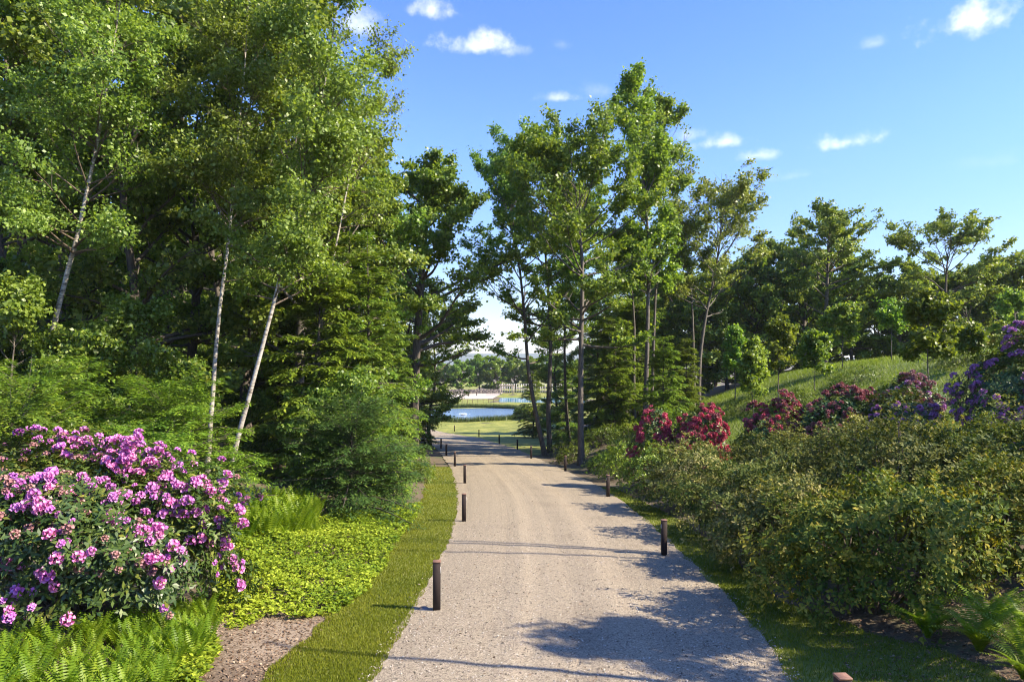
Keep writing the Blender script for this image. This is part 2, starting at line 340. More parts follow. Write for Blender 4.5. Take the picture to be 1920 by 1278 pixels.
xs = np.unique(np.concatenate([np.concatenate([np.arange(-60, -22, 2.), np.arange(-22, -8, 1.1), np.arange(-8, 10, .5), np.arange(10, 30, 1.1), np.arange(30, 60.1, 2.)]), np.arange(-130, -60, 3.5), np.arange(63, 131, 3.5), np.linspace(-5800, -140, 30), np.linspace(140, 5800, 30)]))
ys = np.unique(np.concatenate([np.arange(-20, 2, 3.), np.arange(2, 26, .5), np.arange(26, 60, .9), np.arange(60, 130, 2.0), np.arange(130, 262, 2.0), np.linspace(270, 5800, 50), np.linspace(-300, -22, 10)]))
ter = grid_sheet('ground', xs, ys, M_GROUND, 'structure')
tag(ter, 'brown leaf litter ground under the trees and shrubs')

_e1 = SNoise(21, 1.3, 10, 1); _e2 = SNoise(22, 5.0, 10, 1)
def wob(y, k, a=.07, b=.035): return _e1(y[:, None] + k * 37) * a + _e2(y[:, None] + k * 11) * b
ysr = np.concatenate([np.arange(1, 40, .2), np.arange(40, 122, .5)])
def _crown(X, Y):
    c = (road_l(Y) + road_r(Y)) / 2; w = (road_r(Y) - road_l(Y)) / 2
    return .04 + .05 * np.clip(1 - ((X - c) / w) ** 2, 0, 1) - .012 * (np.cos((X - c) * 4.2) > .6)
drive = strip('driveway', ysr, lambda y: road_l(y) + wob(y, 1), lambda y: road_r(y) + wob(y, 2), 42, M_GRAVEL, _crown)
tag(drive, 'pale beige gravel driveway curving away to the pond')
def verge_l(y): return road_l(y) - 1.42 + .55 * sstep(9, 22, y) * 0 + wob(y, 5, .10, .05)
ysv = np.concatenate([np.arange(1, 46, .15)])
strip('grass_verge', ysv, verge_l, lambda y: road_l(y) + .1, 14, M_TURF, .026)
def verge_r(y): return road_r(y) + np.interp(y, [1, 8, 11, 14, 18, 24, 32], [3.4, 3.2, 2.2, 1.0, 1.2, 1.2, .6]) + wob(y, 6, .1, .04)
strip('grass_verge', np.arange(1, 34, .15), lambda y: road_r(y) - .1, verge_r, 14, M_TURF, .026)
strip('soil_bed', np.arange(1, 13.4, .2), lambda y: road_l(y) - 5.0, lambda y: road_l(y) - 1.3, 24, M_SOIL, .016)
def lawn_r(y): return np.interp(y, [57, 64, 80, 100, 126, 262, 420], [2.2, 3.2, 5.5, 10, 30, 90., 160.])
strip('lawn', np.concatenate([np.arange(57, 262, 1.0), np.arange(262, 420, 6.0)]), lambda y: np.where(y < 108, road_r(np.minimum(y, 125)) - .1, np.interp(y, [108, 118, 262, 420], [-11, -60, -90, -160])), lawn_r, 44, M_LAWNFAR, lambda X, Y: np.where(((X - PX) / PRX) ** 2 + ((Y - PY) / PRY) ** 2 < 1.0, -.02, .02))

strip('meadow', np.arange(24, 78, .6), lambda y: road_r(y) + 5.2, lambda y: road_r(y) + 46, 60, turf_mat('meadow_turf', (.06, .095, .014), (.12, .165, .022), (.20, .225, .045), 6.0), .01)
# ponds
def ellipse_sheet(name, cx, cy_, rx, ry, z, mat, label, seed, power=2.0):
    n = 96; t = np.linspace(0, 2 * math.pi, n, endpoint=False); nn = SNoise(seed, 2.2, 6, 2)
    c, s = np.cos(t), np.sin(t); r = (np.abs(c) ** power + np.abs(s) ** power) ** (-1 / power)
    r = r * (1 + .05 * nn(np.stack([c, s], -1)))
    V = np.concatenate([[[cx, cy_, z]], np.stack([cx + rx * r * c, cy_ + ry * r * s, np.full(n, z)], -1)])
    i = np.arange(n); f = np.stack([np.zeros(n, int), i + 1, (i + 1) % n + 1], -1)
    o = link(name, mesh_np(name, V, [f], mat)); tag(o, label, kind='structure'); return o
ellipse_sheet('pond', PX, PY, PRX * 1.0, PRY * 1.0, POND_Z, M_WATER, 'small blue pond beyond the end of the driveway', 31)
ellipse_sheet('swimming_pond', 9, 207, 13, 16, CAM_Z - 11.32, water_mat('pool_water', (.08, .28, .45), .1, .1), 'bright blue rectangular pool behind the pond', 32, 6.0)
# pale gravel yard left of the pool
ysy = np.arange(212, 262, 2.0)
strip('gravel_yard', ysy, lambda y: np.full_like(y, -70.), lambda y: np.interp(y, [212, 262], [-6, -2]), 20, plain_mat('pale_gravel', (.46, .40, .33), .95, .15, 3), .05)

# distant hills
def hills():
    a = np.linspace(-1.2, 1.2, 240); r = np.linspace(4200, 5600, 10); n = SNoise(41, 5, 8, 1); n2 = SNoise(42, 22, 8, 1)
    A, R = np.meshgrid(a, r); t = (R - 4200) / 1400
    hh = 2.35 * (38 + 9 * n(A.ravel()[:, None]).reshape(A.shape) + 3.0 * n2(A.ravel()[:, None]).reshape(A.shape)) * np.sin(np.clip(t * 1.15, 0, 1) * math.pi / 2)
    V = np.stack([R * np.sin(A), R * np.cos(A), CAM_Z - 12.5 + hh], -1).reshape(-1, 3)
    nx, ny = len(a), len(r); i = (np.arange(nx - 1)[None] + np.arange(ny - 1)[:, None] * nx).ravel()
    o = link('hills', mesh_np('hills', V, [np.stack([i, i + 1, i + nx + 1, i + nx], -1)], plain_mat('wooded_hill', (.035, .06, .02), .95, .4, .02), smooth=True))
    tag(o, 'long low blue hill on the horizon', kind='structure')
hills()

# ------------------------------------------------------------------ plant building blocks
def tubes(P, R, ns):
    """P (N,K,3) polylines, R (N,K) radii -> verts, quads"""
    N_, K, _ = P.shape
    T = np.gradient(P, axis=1) if K > 2 else np.repeat(P[:, 1:] - P[:, :1], K, 1)
    T = norm(T); ref = np.where(np.abs(T[..., 2:3]) > .9, np.array([1., 0, 0]), np.array([0, 0, 1.]))
    ref = np.repeat(ref[:, :1], K, 1)
    U = norm(np.cross(T, ref)); W = np.cross(T, U)
    a = np.linspace(0, 2 * math.pi, ns, endpoint=False)
    ring = U[:, :, None] * np.cos(a)[None, None, :, None] + W[:, :, None] * np.sin(a)[None, None, :, None]
    V = (P[:, :, None] + ring * R[:, :, None, None]).reshape(-1, 3)
    b = np.arange(N_)[:, None, None] * K * ns + np.arange(K - 1)[None, :, None] * ns
    j = np.arange(ns)[None, None, :]; j2 = (j + 1) % ns
    q = np.stack([b + j, b + j2, b + ns + j2, b + ns + j], -1).reshape(-1, 4)
    return V, q
def join(parts):
    Vs, Qs, o = [], [], 0
    for V, q in parts: Vs.append(V); Qs.append(q + o); o += len(V)
    return np.concatenate(Vs), np.concatenate(Qs)
def polylines(S, D, Ln, K, up, wobble, rng):
    """grow N branches from S along D"""
    P = np.zeros((len(S), K, 3)); P[:, 0] = S; d = norm(D.copy())
    for k in range(1, K):
        d = norm(d + rng.normal(size=d.shape) * wobble + np.array([0, 0, 1.]) * (up[:, None] if hasattr(up, 'shape') else up) / K)
        P[:, k] = P[:, k - 1] + d * (Ln / (K - 1))[:, None]
    return P
def along(P, idx, s):
    K = P.shape[1]; f = s * (K - 1); k = np.minimum(f.astype(int), K - 2); w = (f - k)[:, None]
    a, b = P[idx, k], P[idx, k + 1]; return a * (1 - w) + b * w, norm(b - a)
def leaves(C, A, Nn, l, w, rng, fold=.18, tip=1.0):
    """rhombic folded leaves: base C, axis A, normal Nn, length l, width w"""
    A = norm(A); B = norm(np.cross(Nn, A)); Nn = np.cross(A, B)
    l = l[:, None]; w = w[:, None]
    V = np.stack([C, C + A * l * .45 + B * w * .5 + Nn * w * fold, C + A * l * tip - Nn * l * .06, C + A * l * .45 - B * w * .5 + Nn * w * fold], 1).reshape(-1, 3)
    q = (np.arange(len(C)) * 4)[:, None] + np.arange(4)
    return V, q
UP = np.array([0, 0, 1.])

def grow(seed, trunk, r0, cb, env, nl, n2, n3, n4, leaf=(.11, .085), el=(15, 60), up=.5, droop=0.0, flat=.5, bark=None, lmat=None,
         side=None, twig_wood=False, limb_r=.42, n4_spread=.14, trunk_sides=9, updir=.8, twig_len=.75, gap=1.0, tshape=.5):
    """broadleaf tree. trunk: (K,3) points from the base; env: list of (t, radius); returns list of (part, mesh)"""
    rng = np.random.default_rng(seed); trunk = np.asarray(trunk, float)
    t0 = np.linspace(0, 1, len(trunk)); tt = np.linspace(0, 1, 26)
    TP = np.stack([np.interp(tt, t0, trunk[:, k]) for k in range(3)], -1)
    ker = np.array([.25, .5, .25])
    for _ in range(3):
        for k in range(3): TP[1:-1, k] = np.convolve(TP[:, k], ker, 'valid')
    H = TP[-1, 2]
    TP[1:, :2] += np.cumsum(rng.normal(size=(25, 2)), 0) * .004 * H / 10
    TR = r0 * np.maximum(1 - tt, .03) ** .75 * (1 + .35 * np.exp(-tt * 30))
    tv, tq = tubes(TP[None], TR[None], trunk_sides)
    # limbs
    t = cb + (1 - cb) * np.sort(rng.random(nl)) ** .9 * .985
    az = np.arange(nl) * 2.39996 + rng.normal(size=nl) * .5
    if side is not None:                            # lean the crown to one side
        az = np.where(rng.random(nl) < side[1], side[0] + rng.normal(size=nl) * .8, az)
    rel = (t - cb) / (1 - cb)
    eln = np.radians(el[0] + (el[1] - el[0]) * rel + rng.normal(size=nl) * 9)
    D = np.stack([np.cos(az) * np.cos(eln), np.sin(az) * np.cos(eln), np.sin(eln)], -1)
    er = np.interp(t, [e[0] for e in env], [e[1] for e in env])
    Ln = np.maximum(er * rng.uniform(.7, 1.12, nl) / np.maximum(np.cos(eln), .8), .4)
    S, _ = along(TP[None], np.zeros(nl, int), t)
    rt = np.interp(t, tt, TR)
    K1 = 7; P1 = polylines(S, D, Ln, K1, up - droop, .10, rng)
    R1 = np.minimum(rt * .6, limb_r * .07 * Ln ** .9)[:, None] * np.linspace(1, .15, K1)[None]
    parts = [tubes(P1, R1, 5)]
    # secondary branches
    c = np.maximum((n2 * Ln / max(Ln.mean(), .1)).astype(int), 2); idx = np.repeat(np.arange(nl), c)
    s = rng.uniform(.22, 1.0, len(idx)) ** .8
    S2, T2 = along(P1, idx, np.minimum(s, .999))
    def fork(T, lo, hi, flat_):
        pr = norm(np.cross(T, UP) * rng.choice([-1, 1], len(T))[:, None]); rd = rnd_dirs(len(T), rng); rd[:, 2] = np.abs(rd[:, 2]) * .7
        perp = norm(pr * flat_ + rd * (1 - flat_)); a = np.radians(rng.uniform(lo, hi, len(T)))[:, None]
        return norm(T * np.cos(a) + perp * np.sin(a))
    D2 = fork(T2, 25, 65, flat); L2 = np.maximum(Ln[idx] * .42 * (1.15 - s * .75) * rng.uniform(.6, 1.2, len(idx)), .35)
    K2 = 4; P2 = polylines(S2, D2, L2, K2, up * .6 - droop, .14, rng)
    R2 = np.interp(s, [0, 1], [1, .3])[:, None] * (R1[idx, 0] * .38)[:, None] * np.linspace(1, .2, K2)[None] + .004
    parts.append(tubes(P2, R2, 3))
    # twigs, which thin out in places so that the sky shows
    i3 = np.repeat(np.arange(len(P2)), n3); s3 = rng.uniform(.15, 1, len(i3))
    S3, T3 = along(P2, i3, np.minimum(s3, .999))
    gn = SNoise(seed + 5, 4.2 / max(np.max(er), 1), 9, 3)(S3)
    keep = gn > (-.75 * gap + .1 * rng.normal(size=len(gn)))
    S3, T3 = S3[keep], T3[keep]; gn = gn[keep]
    D3 = fork(T3, 20, 80, flat); L3 = rng.uniform(.35, 1.0, len(S3)) * twig_len
    P3 = polylines(S3, D3, L3, 3, -droop * .6, .12, rng)
    if twig_wood: parts.append(tubes(P3, np.full((len(P3), 3), .006) * np.array([1.2, 1, .5]), 3))
    bv, bq = join(parts)
    i4 = np.repeat(np.arange(len(P3)), n4); s4 = rng.uniform(.1, 1, len(i4))
    C, T4 = along(P3, i4, np.minimum(s4, .999)); C = C + rng.normal(size=C.shape) * n4_spread * np.array([1, 1, .6])
    ctr = np.stack([np.interp(C[:, 2], TP[:, 2], TP[:, 0]), np.interp(C[:, 2], TP[:, 2], TP[:, 1]), C[:, 2] - .6], -1)
    Nn = norm(UP * updir * .8 + norm(C - ctr) * .5 + rnd_dirs(len(C), rng) * .8); A = norm(T4 * .5 + rnd_dirs(len(C), rng) - UP * .25)
    sz = rng.uniform(.5, 1.3, len(C))
    lv, lq = leaves(C, A, Nn, leaf[0] * sz, leaf[1] * sz, rng)
    tint = np.clip(tshape + .17 * rng.normal(size=len(C)) + .15 * np.repeat(rng.normal(size=len(P3)), n4) + .12 * gn[i4], 0, 1)
    return [('trunk', mesh_np('trunk', tv, [tq], bark, smooth=True)), ('branches', mesh_np('branches', bv, [bq], bark, smooth=True)),
            ('crown', mesh_np('crown', lv, [lq], lmat, {'tint': np.repeat(tint, 4)}))]

def grow_conifer(seed, H, r0, cb, R, nl, lmat, bark, n2=14, n3=5, droop=.55, spray=(.17, .05), base_el=8, taper=.85, dens=1.0, trunk_pts=None, lay=.12):
    """hemlock: tiers of flat, drooping sprays"""
    rng = np.random.default_rng(seed)
    tt = np.linspace(0, 1, 16); TP = np.zeros((16, 3)); TP[:, 2] = tt * H; TP[:, :2] += np.cumsum(rng.normal(size=(16, 2)), 0) * .012 * H / 8
    TR = r0 * np.maximum(1 - tt, .03) ** .9; tv, tq = tubes(TP[None], TR[None], 7)
    rel = np.sort(rng.random(nl)); t = cb + (1 - cb) * rel * .99; az = np.arange(nl) * 2.39996 + rng.normal(size=nl) * .4
    el = np.radians(base_el + 38 * rel ** 2 + rng.normal(size=nl) * 8)
    D = np.stack([np.cos(az) * np.cos(el), np.sin(az) * np.cos(el), np.sin(el)], -1)
    Ln = R * (1 - rel * taper) ** .8 * rng.uniform(.62, 1.12, nl) + .2
    S, _ = along(TP[None], np.zeros(nl, int), t)
    P1 = polylines(S, D, Ln, 7, -droop, .06, rng)
    R1 = np.minimum(np.interp(t, tt, TR) * .45, .02 * Ln)[:, None] * np.linspace(1, .15, 7)[None] + .003
    parts = [tubes(P1, R1, 4)]
    c = np.maximum((n2 * Ln / Ln.mean()).astype(int), 4); idx = np.repeat(np.arange(nl), c); s = rng.uniform(.12, 1, len(idx))
    S2, T2 = along(P1, idx, np.minimum(s, .999)); sd_ = rng.choice([-1., 1.], len(idx))[:, None]
    D2 = norm(T2 * .75 + norm(np.cross(T2, UP)) * sd_ * .8 + rnd_dirs(len(idx), rng) * .12)
    L2 = Ln[idx] * .36 * (1.2 - s * .8) * rng.uniform(.6, 1.15, len(idx)) + .12
    P2 = polylines(S2, D2, L2, 4, -droop * .7, .08, rng)
    i3 = np.repeat(np.arange(len(P2)), n3); s3 = np.tile((np.arange(n3) + .5) / n3, len(P2)); S3, T3 = along(P2, i3, np.minimum(s3, .999))
    sd3 = rng.choice([-1., 1.], len(i3))[:, None]
    D3 = norm(T3 + norm(np.cross(T3, UP)) * sd3 * .7 + rnd_dirs(len(i3), rng) * .1 - UP * .1); L3 = rng.uniform(.10, .26, len(i3)) * max(.6, min(1.3, R / 3))
    P3 = polylines(S3, D3, L3, 3, -.3, .05, rng)
    n4 = max(2, int(6 * dens)); i4 = np.repeat(np.arange(len(P3)), n4); s4 = rng.uniform(0, 1, len(i4))
    C, T4 = along(P3, i4, np.minimum(s4, .999)); sd4 = rng.choice([-1., 1.], len(i4))[:, None]
    A = norm(T4 * .8 + norm(np.cross(T4, UP)) * sd4 * .7 + rnd_dirs(len(C), rng) * .16)
    Nn = norm(UP + rnd_dirs(len(C), rng) * .42); sz = rng.uniform(.6, 1.2, len(C))
    C = C + rng.normal(size=C.shape) * lay * np.array([.4, .4, .3])
    lv, lq = leaves(C, A, Nn, spray[0] * sz, spray[1] * sz, rng, .05)
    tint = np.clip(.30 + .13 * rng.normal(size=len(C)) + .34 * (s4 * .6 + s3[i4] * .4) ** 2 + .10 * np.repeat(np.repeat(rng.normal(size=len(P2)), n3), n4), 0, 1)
    bv, bq = join(parts)
    return [('trunk', mesh_np('trunk', tv, [tq], bark, smooth=True)), ('branches', mesh_np('branches', bv, [bq], bark, smooth=True)),
            ('crown', mesh_np('crown', lv, [lq], lmat, {'tint': np.repeat(tint, 4)}))]

def dome_points(seed, n, rx, ry, h, lump=.16, nl=4.0, shell=(.62, 1.0), low=-.25):
    """points in the outer shell of a lumpy dome standing on z = 0, with outward normals"""
    rng = np.random.default_rng(seed); d = rnd_dirs(int(n * 2.2), rng); d = d[d[:, 2] > low][:n]
    nz = SNoise(seed + 1, nl, 12, 3); k = 1 + lump * nz(d) + lump * .5 * SNoise(seed + 2, nl * 2.6, 12, 3)(d)
    r = k * (shell[0] + (shell[1] - shell[0]) * rng.random(len(d)) ** .5)
    zc = h * .42
    P = np.stack([d[:, 0] * rx, d[:, 1] * ry, zc + np.where(d[:, 2] > 0, d[:, 2] * (h - zc), d[:, 2] * zc * 1.9)], -1) 
    P = np.stack([P[:, 0] * r, P[:, 1] * r, zc + (P[:, 2] - zc) * r], -1)
    ok = P[:, 2] > .04
    nrm = norm(d / np.array([rx, ry, h * .55]))
    return P[ok], nrm[ok], d[ok]
def shrub_parts(seed, rx, ry, h, nw, whorl, leaf, lmat, lump=.16, nl=4.0, tshape=.42, tilt=.5, stems=26, low=-.35, shoots=.0, zfun=None):
    """a dense shrub: whorls of leaves over a lumpy dome on many stems"""
    rng = np.random.default_rng(seed + 9)
    P, Nm, d = dome_points(seed, nw, rx, ry, h, lump, nl, low=low)
    if shoots: P = P + Nm * (np.maximum(SNoise(seed + 7, 6.5, 14, 3)(d), 0) ** 1.5 * shoots)[:, None] + UP * (np.maximum(SNoise(seed + 8, 9, 14, 3)(d), 0) * shoots * .5 * (d[:, 2] > 0))[:, None]
    ax = norm(Nm * .8 + UP * .45 + rnd_dirs(len(P), rng) * .35)
    m = len(P); i = np.repeat(np.arange(m), whorl)
    a = np.tile(np.arange(whorl) * 2 * math.pi / whorl, m) + np.repeat(rng.uniform(0, 6.28, m), whorl) + rng.normal(size=m * whorl) * .2
    X = norm(np.cross(ax, np.array([.3, .2, .9]))); Y = np.cross(ax, X)
    rad = X[i] * np.cos(a)[:, None] + Y[i] * np.sin(a)[:, None]
    A = norm(rad + ax[i] * (tilt + rng.normal(size=len(i)) * .25)[:, None]); Nn = norm(ax[i] - rad * .3 + rnd_dirs(len(i), rng) * .3)
    sz = rng.uniform(.65, 1.2, len(i)); C = P[i] + rad * leaf[0] * .08 + rng.normal(size=(len(i), 3)) * leaf[0] * .22
    if zfun is not None: C[:, 2] += zfun(C[:, 0], C[:, 1])
    V, q = leaves(C, A, Nn, leaf[0] * sz, leaf[1] * sz, rng, .12)
    cl = SNoise(seed + 3, 2.2 / max(rx, .5) * 2, 10, 3)(P)
    tint = np.clip(tshape + .13 * rng.normal(size=len(i)) + .18 * rng.normal(size=m)[i] + .20 * cl[i], 0, 1)
    leafm = mesh_np('foliage', V, [q], lmat, {'tint': np.repeat(tint, 4)})
    js = rng.choice(m, min(stems, m), replace=False)
    S = np.stack([rng.normal(size=len(js)) * rx * .12, rng.normal(size=len(js)) * ry * .12, np.full(len(js), -.05)], -1)
    if zfun is not None: S[:, 2] += zfun(S[:, 0], S[:, 1])
    E = P[js] * np.array([.96, .96, .96])
    if zfun is not None: E[:, 2] += zfun(E[:, 0], E[:, 1])
    tt = np.linspace(0, 1, 6)[None, :, None]; PP = S[:, None] * (1 - tt) + E[:, None] * tt; PP[:, :, 2] += (np.sin(tt[..., 0] * math.pi) * .12 * h); PP[:, 1:-1] += rng.normal(size=(len(js), 4, 3)) * .05
    sv, sq = tubes(PP, np.linspace(.022, .006, 6)[None].repeat(len(js), 0) * (h / 2), 5)
    return [('stems', mesh_np('stems', sv, [sq], M_TWIG, smooth=True)), ('foliage', leafm)], (P, Nm, d)

STUFFY = {'crown', 'foliage', 'flowers'}
def place(name, parts, loc, label, cat, group=None, rz=0.0, sc=1.0):
    root = empty(name, loc, rz, sc); tag(root, label, cat, group)
    for pn, me in parts:
        o = link(pn, me, root)
        if pn in STUFFY: o['kind'] = 'stuff'
    return root
def trunk_px(pts, d, base=None, lean_y=0.0):
    """trunk through photograph pixels at depth d: world base and points relative to it"""
    W = []
    for k, (px, py) in enumerate(pts):
        W.append([(px - 960) / F * d, d + lean_y * k, CAM_Z + (HORIZON - py) / F * d])
    W = np.array(W); b = W[0].copy(); g = float(ground(b[0], b[1]))
    if abs(b[2] - g) > .05: W[0, 2] = g; b = W[0].copy()
    b[2] -= .05
    return b, W - b

# ------------------------------------------------------------------ tree prototypes
def straight(H, lean=(0, 0), n=6, seed=0, wig=.02):
    r = np.random.default_rng(seed + 900); t = np.linspace(0, 1, n)
    P = np.stack([lean[0] * t, lean[1] * t, H * t], -1); P[1:, :2] += r.normal(size=(n - 1, 2)) * wig * H; return P
PROTO = {}
PROTO['dec_a'] = grow(101, straight(19, (.6, .3), seed=1), .26, .14, [(.1, 3.4), (.45, 4.8), (.75, 4.0), (1, 1.2)], 46, 9, 7, 13, (.205, .16), (0, 60), .45, .1, .55, M_BARK, G['maple'], gap=1.2)
PROTO['dec_b'] = grow(102, straight(21, (-.5, .4), seed=2), .25, .18, [(.15, 3.0), (.5, 4.4), (.8, 3.7), (1, 1.1)], 46, 9, 7, 13, (.205, .16), (5, 62), .5, .1, .5, M_BARKG, G['maple_y'], gap=1.2)
PROTO['dec_c'] = grow(103, straight(17, (.3, -.4), seed=3), .22, .08, [(.05, 3.2), (.4, 4.2), (.75, 3.3), (1, 1.0)], 46, 9, 7, 13, (.20, .155), (-4, 58), .4, .15, .6, M_BARK, G['oak'], gap=1.2)
PROTO['back_a'] = grow(104, straight(15, seed=4), .26, .04, [(.02, 4.0), (.4, 5.0), (.75, 4.2), (1, 1.6)], 46, 8, 6, 12, (.34, .27), (-4, 60), .4, .1, .5, M_BARK, G['wood_back'], gap=1.4)
PROTO['back_b'] = grow(105, straight(14, seed=5), .24, .06, [(.02, 3.8), (.5, 5.2), (.8, 4.0), (1, 1.8)], 46, 8, 6, 12, (.34, .27), (-2, 62), .45, .1, .5, M_BARK, G['oak'], gap=1.4)
PROTO['far'] = grow(106, straight(12, seed=6), .3, .05, [(.02, 4.4), (.45, 5.8), (.8, 4.6), (1, 2.0)], 40, 8, 6, 10, (.6, .5), (-5, 62), .4, .1, .5, M_BARK, G['maple'], gap=1.6)
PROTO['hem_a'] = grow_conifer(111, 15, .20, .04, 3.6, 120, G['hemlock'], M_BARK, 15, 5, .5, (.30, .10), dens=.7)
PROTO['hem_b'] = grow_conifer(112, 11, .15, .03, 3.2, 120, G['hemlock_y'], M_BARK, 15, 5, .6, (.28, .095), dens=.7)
PROTO['bare'] = grow(107, straight(17, (.4, .2), seed=8, wig=.012), .20, .60, [(.6, 2.0), (.8, 3.0), (1, .8)], 26, 8, 6, 14, (.19, .15), (10, 60), .4, .1, .5, M_BARK, G['oak'])
PROTO['under_a'] = grow(108, straight(5.5, (.3, .2), seed=9), .06, .08, [(.05, 1.8), (.4, 2.4), (.8, 1.7), (1, .6)], 34, 8, 5, 12, (.17, .13), (5, 60), .4, .1, .6, M_BARK, G['maple'], limb_r=.3, n4_spread=.12, twig_len=.6, gap=1.2)
PROTO['under_b'] = grow(109, straight(6.5, (-.3, .3), seed=10), .07, .12, [(.05, 1.8), (.4, 2.5), (.8, 1.8), (1, .6)], 34, 8, 5, 12, (.17, .13), (5, 60), .4, .1, .6, M_BARKG, G['maple_y'], limb_r=.3, n4_spread=.12, twig_len=.6, gap=1.2)

# ------------------------------------------------------------------ left: birches and the wood behind them
def birch(pts, d, r0, cb, env, seed, label, nl=40, side=None, lean_y=.0):
    b, T = trunk_px(pts, d, lean_y=lean_y)
    parts = grow(seed, T, r0, cb, env, nl, 9, 7, 13, (.145, .11), (20, 62), .35, .35, .35, M_BIRCH, G['birch'], side=side, twig_wood=False, n4_spread=.16, tshape=.52, twig_len=.9, limb_r=.36, gap=.9)
    parts[1][1].materials[0] = M_TWIG
    return place('birch_tree', parts, b, label, 'birch tree', 'white birches at the edge of the wood')
birch([(62, 790), (85, 680), (112, 560), (150, 425), (185, 260), (215, 80), (235, -80)], 27, .125, .40, [(.3, 2.4), (.6, 3.4), (.85, 2.6), (1, .8)], 201, 'leaning white birch nearest the left picture edge, behind the pink rhododendron', nl=46, side=(-1.5, .12))
birch([(388, 840), (397, 760), (408, 600), (425, 470), (441, 310), (458, 130), (466, -60)], 29, .105, .42, [(.3, 1.8), (.6, 3.0), (.85, 2.5), (1, .8)], 202, 'straight slim white birch, the middle one of three birch trunks', nl=44)
birch([(428, 893), (445, 815), (470, 740), (507, 590), (545, 440), (585, 285), (612, 130), (640, -50)], 27, .11, .44, [(.35, 1.8), (.6, 3.0), (.85, 2.8), (1, .9)], 203, 'white birch leaning right with a forked top, rightmost of the birch trunks', side=(-.6, .35), nl=48)

b_, T_ = trunk_px([(560, 860), (585, 720), (610, 560), (640, 400), (668, 260), (695, 150)], 33)
pp = grow(204, T_, .09, .45, [(.4, 1.4), (.65, 2.6), (.85, 3.0), (1, 1.6)], 26, 8, 6, 11, (.14, .105), (15, 58), .3, .3, .3, M_BIRCH, G['birch'], side=(0.0, .45), twig_wood=True, n4_spread=.13, tshape=.5, twig_len=1.0, limb_r=.3, gap=.35)
pp[1][1].materials[0] = M_TWIG
place('birch_tree', pp, b_, 'slender tree with wispy sprays leaning right at the sky edge of the left wood', 'birch tree', 'white birches at the edge of the wood')

WOODL = 'trees of the dense wood on the left'
LW = [  # px, depth, proto, scale, label
    (-90, 31, 'dec_b', 1.22, 'yellow green tree at the far left edge behind the leaning birch'),
    (20, 34, 'dec_a', 1.25, 'leafy dark trunked tree just behind the leftmost birch'),
    (150, 36, 'dec_b', 1.22, 'tall yellow green tree between the left and middle birches'),
    (262, 33, 'dec_c', 1.3, 'dense low branched tree left of the middle birch'),
    (352, 38, 'dec_b', 1.22, 'thick dark trunked tree just left of the middle birch'),
    (470, 37, 'dec_a', 1.25, 'leafy tree filling the gap between the middle and right birches'),
    (560, 35, 'dec_b', 1.15, 'yellow green tree whose crown tops the right birch'),
    (640, 40, 'dec_c', 1.12, 'dense tree right of the birches, at the sky edge'),
    (690, 46, 'dec_a', .98, 'dark green tree left of the big maple over the drive'),
    (205, 48, 'bare', 1.2, 'bare dark trunk deep in the wood between the left and middle birches'),
    (300, 44, 'bare', 1.15, 'slender dark trunk in shade left of the middle birch'),
    (110, 45, 'bare', 1.2, 'dark slim trunk in the shade right of the leftmost birch'),
    (30, 50, 'dec_a', 1.15, 'deep shaded tree behind the leftmost birch'),
    (250, 56, 'dec_c', 1.35, 'shaded tree deep behind the middle of the left wood'),
    (420, 55, 'dec_a', 1.25, 'shaded tree deep behind the middle birch'),
    (540, 58, 'dec_c', 1.35, 'shaded tree deep behind the right birch'),
    (620, 62, 'dec_b', 1.15, 'tall tree deep in the wood right of the birches'),
    (120, 66, 'dec_b', 1.35, 'far tree deep in the wood behind the left birch'),
    (340, 70, 'dec_c', 1.6, 'farthest tree deep in the wood behind the middle birch'),
    (-40, 60, 'dec_c', 1.5, 'deep shaded tree at the far left edge of the wood'),
    (480, 75, 'dec_b', 1.4, 'farthest tree deep in the wood between the two right birches'),
]
rr = random.Random(5)
for k, px in enumerate(range(-120, 700, 52)): LW.append((px + (k * 37) % 30, 84 + (k * 53) % 20, 'back_a' if k % 2 else 'back_b', 1.5 + .04 * (k % 5), 'tree in the shaded back rows of the left wood'))
for (px, d, pr, sc, lab) in LW:
    p = col_at(px, d, -.05); place('woodland_tree', PROTO[pr], p, lab, 'tree', WOODL, rr.uniform(0, 6.28), sc)
UG = 'understory of the left wood'
for k, (px, d, sc) in enumerate([(-60, 30, .9), (10, 33, .8), (95, 31, .75), (170, 34, .85), (250, 37, .8), (330, 42, .9), (420, 44, .9), (470, 34, .6), (60, 40, 1.0), (150, 44, 1.1), (220, 50, 1.2), (300, 54, 1.2), (380, 58, 1.3), (460, 50, 1.1), (540, 46, 1.0), (600, 52, 1.1), (0, 56, 1.3), (100, 60, 1.4), (200, 66, 1.5), (520, 66, 1.4), (620, 60, 1.2), (690, 56, .9), (-80, 50, 1.2), (420, 74, 1.6), (280, 78, 1.7), (560, 80, 1.6), (80, 78, 1.7), (660, 72, 1.3), (720, 66, 1.0), (-20, 72, 1.6)]):
    place('understory_tree', PROTO['under_a' if k % 2 else 'under_b'], col_at(px, d, -.05), 'leafy understory sapling in the shade of the left wood', 'sapling', UG, rr.uniform(0, 6.28), sc)
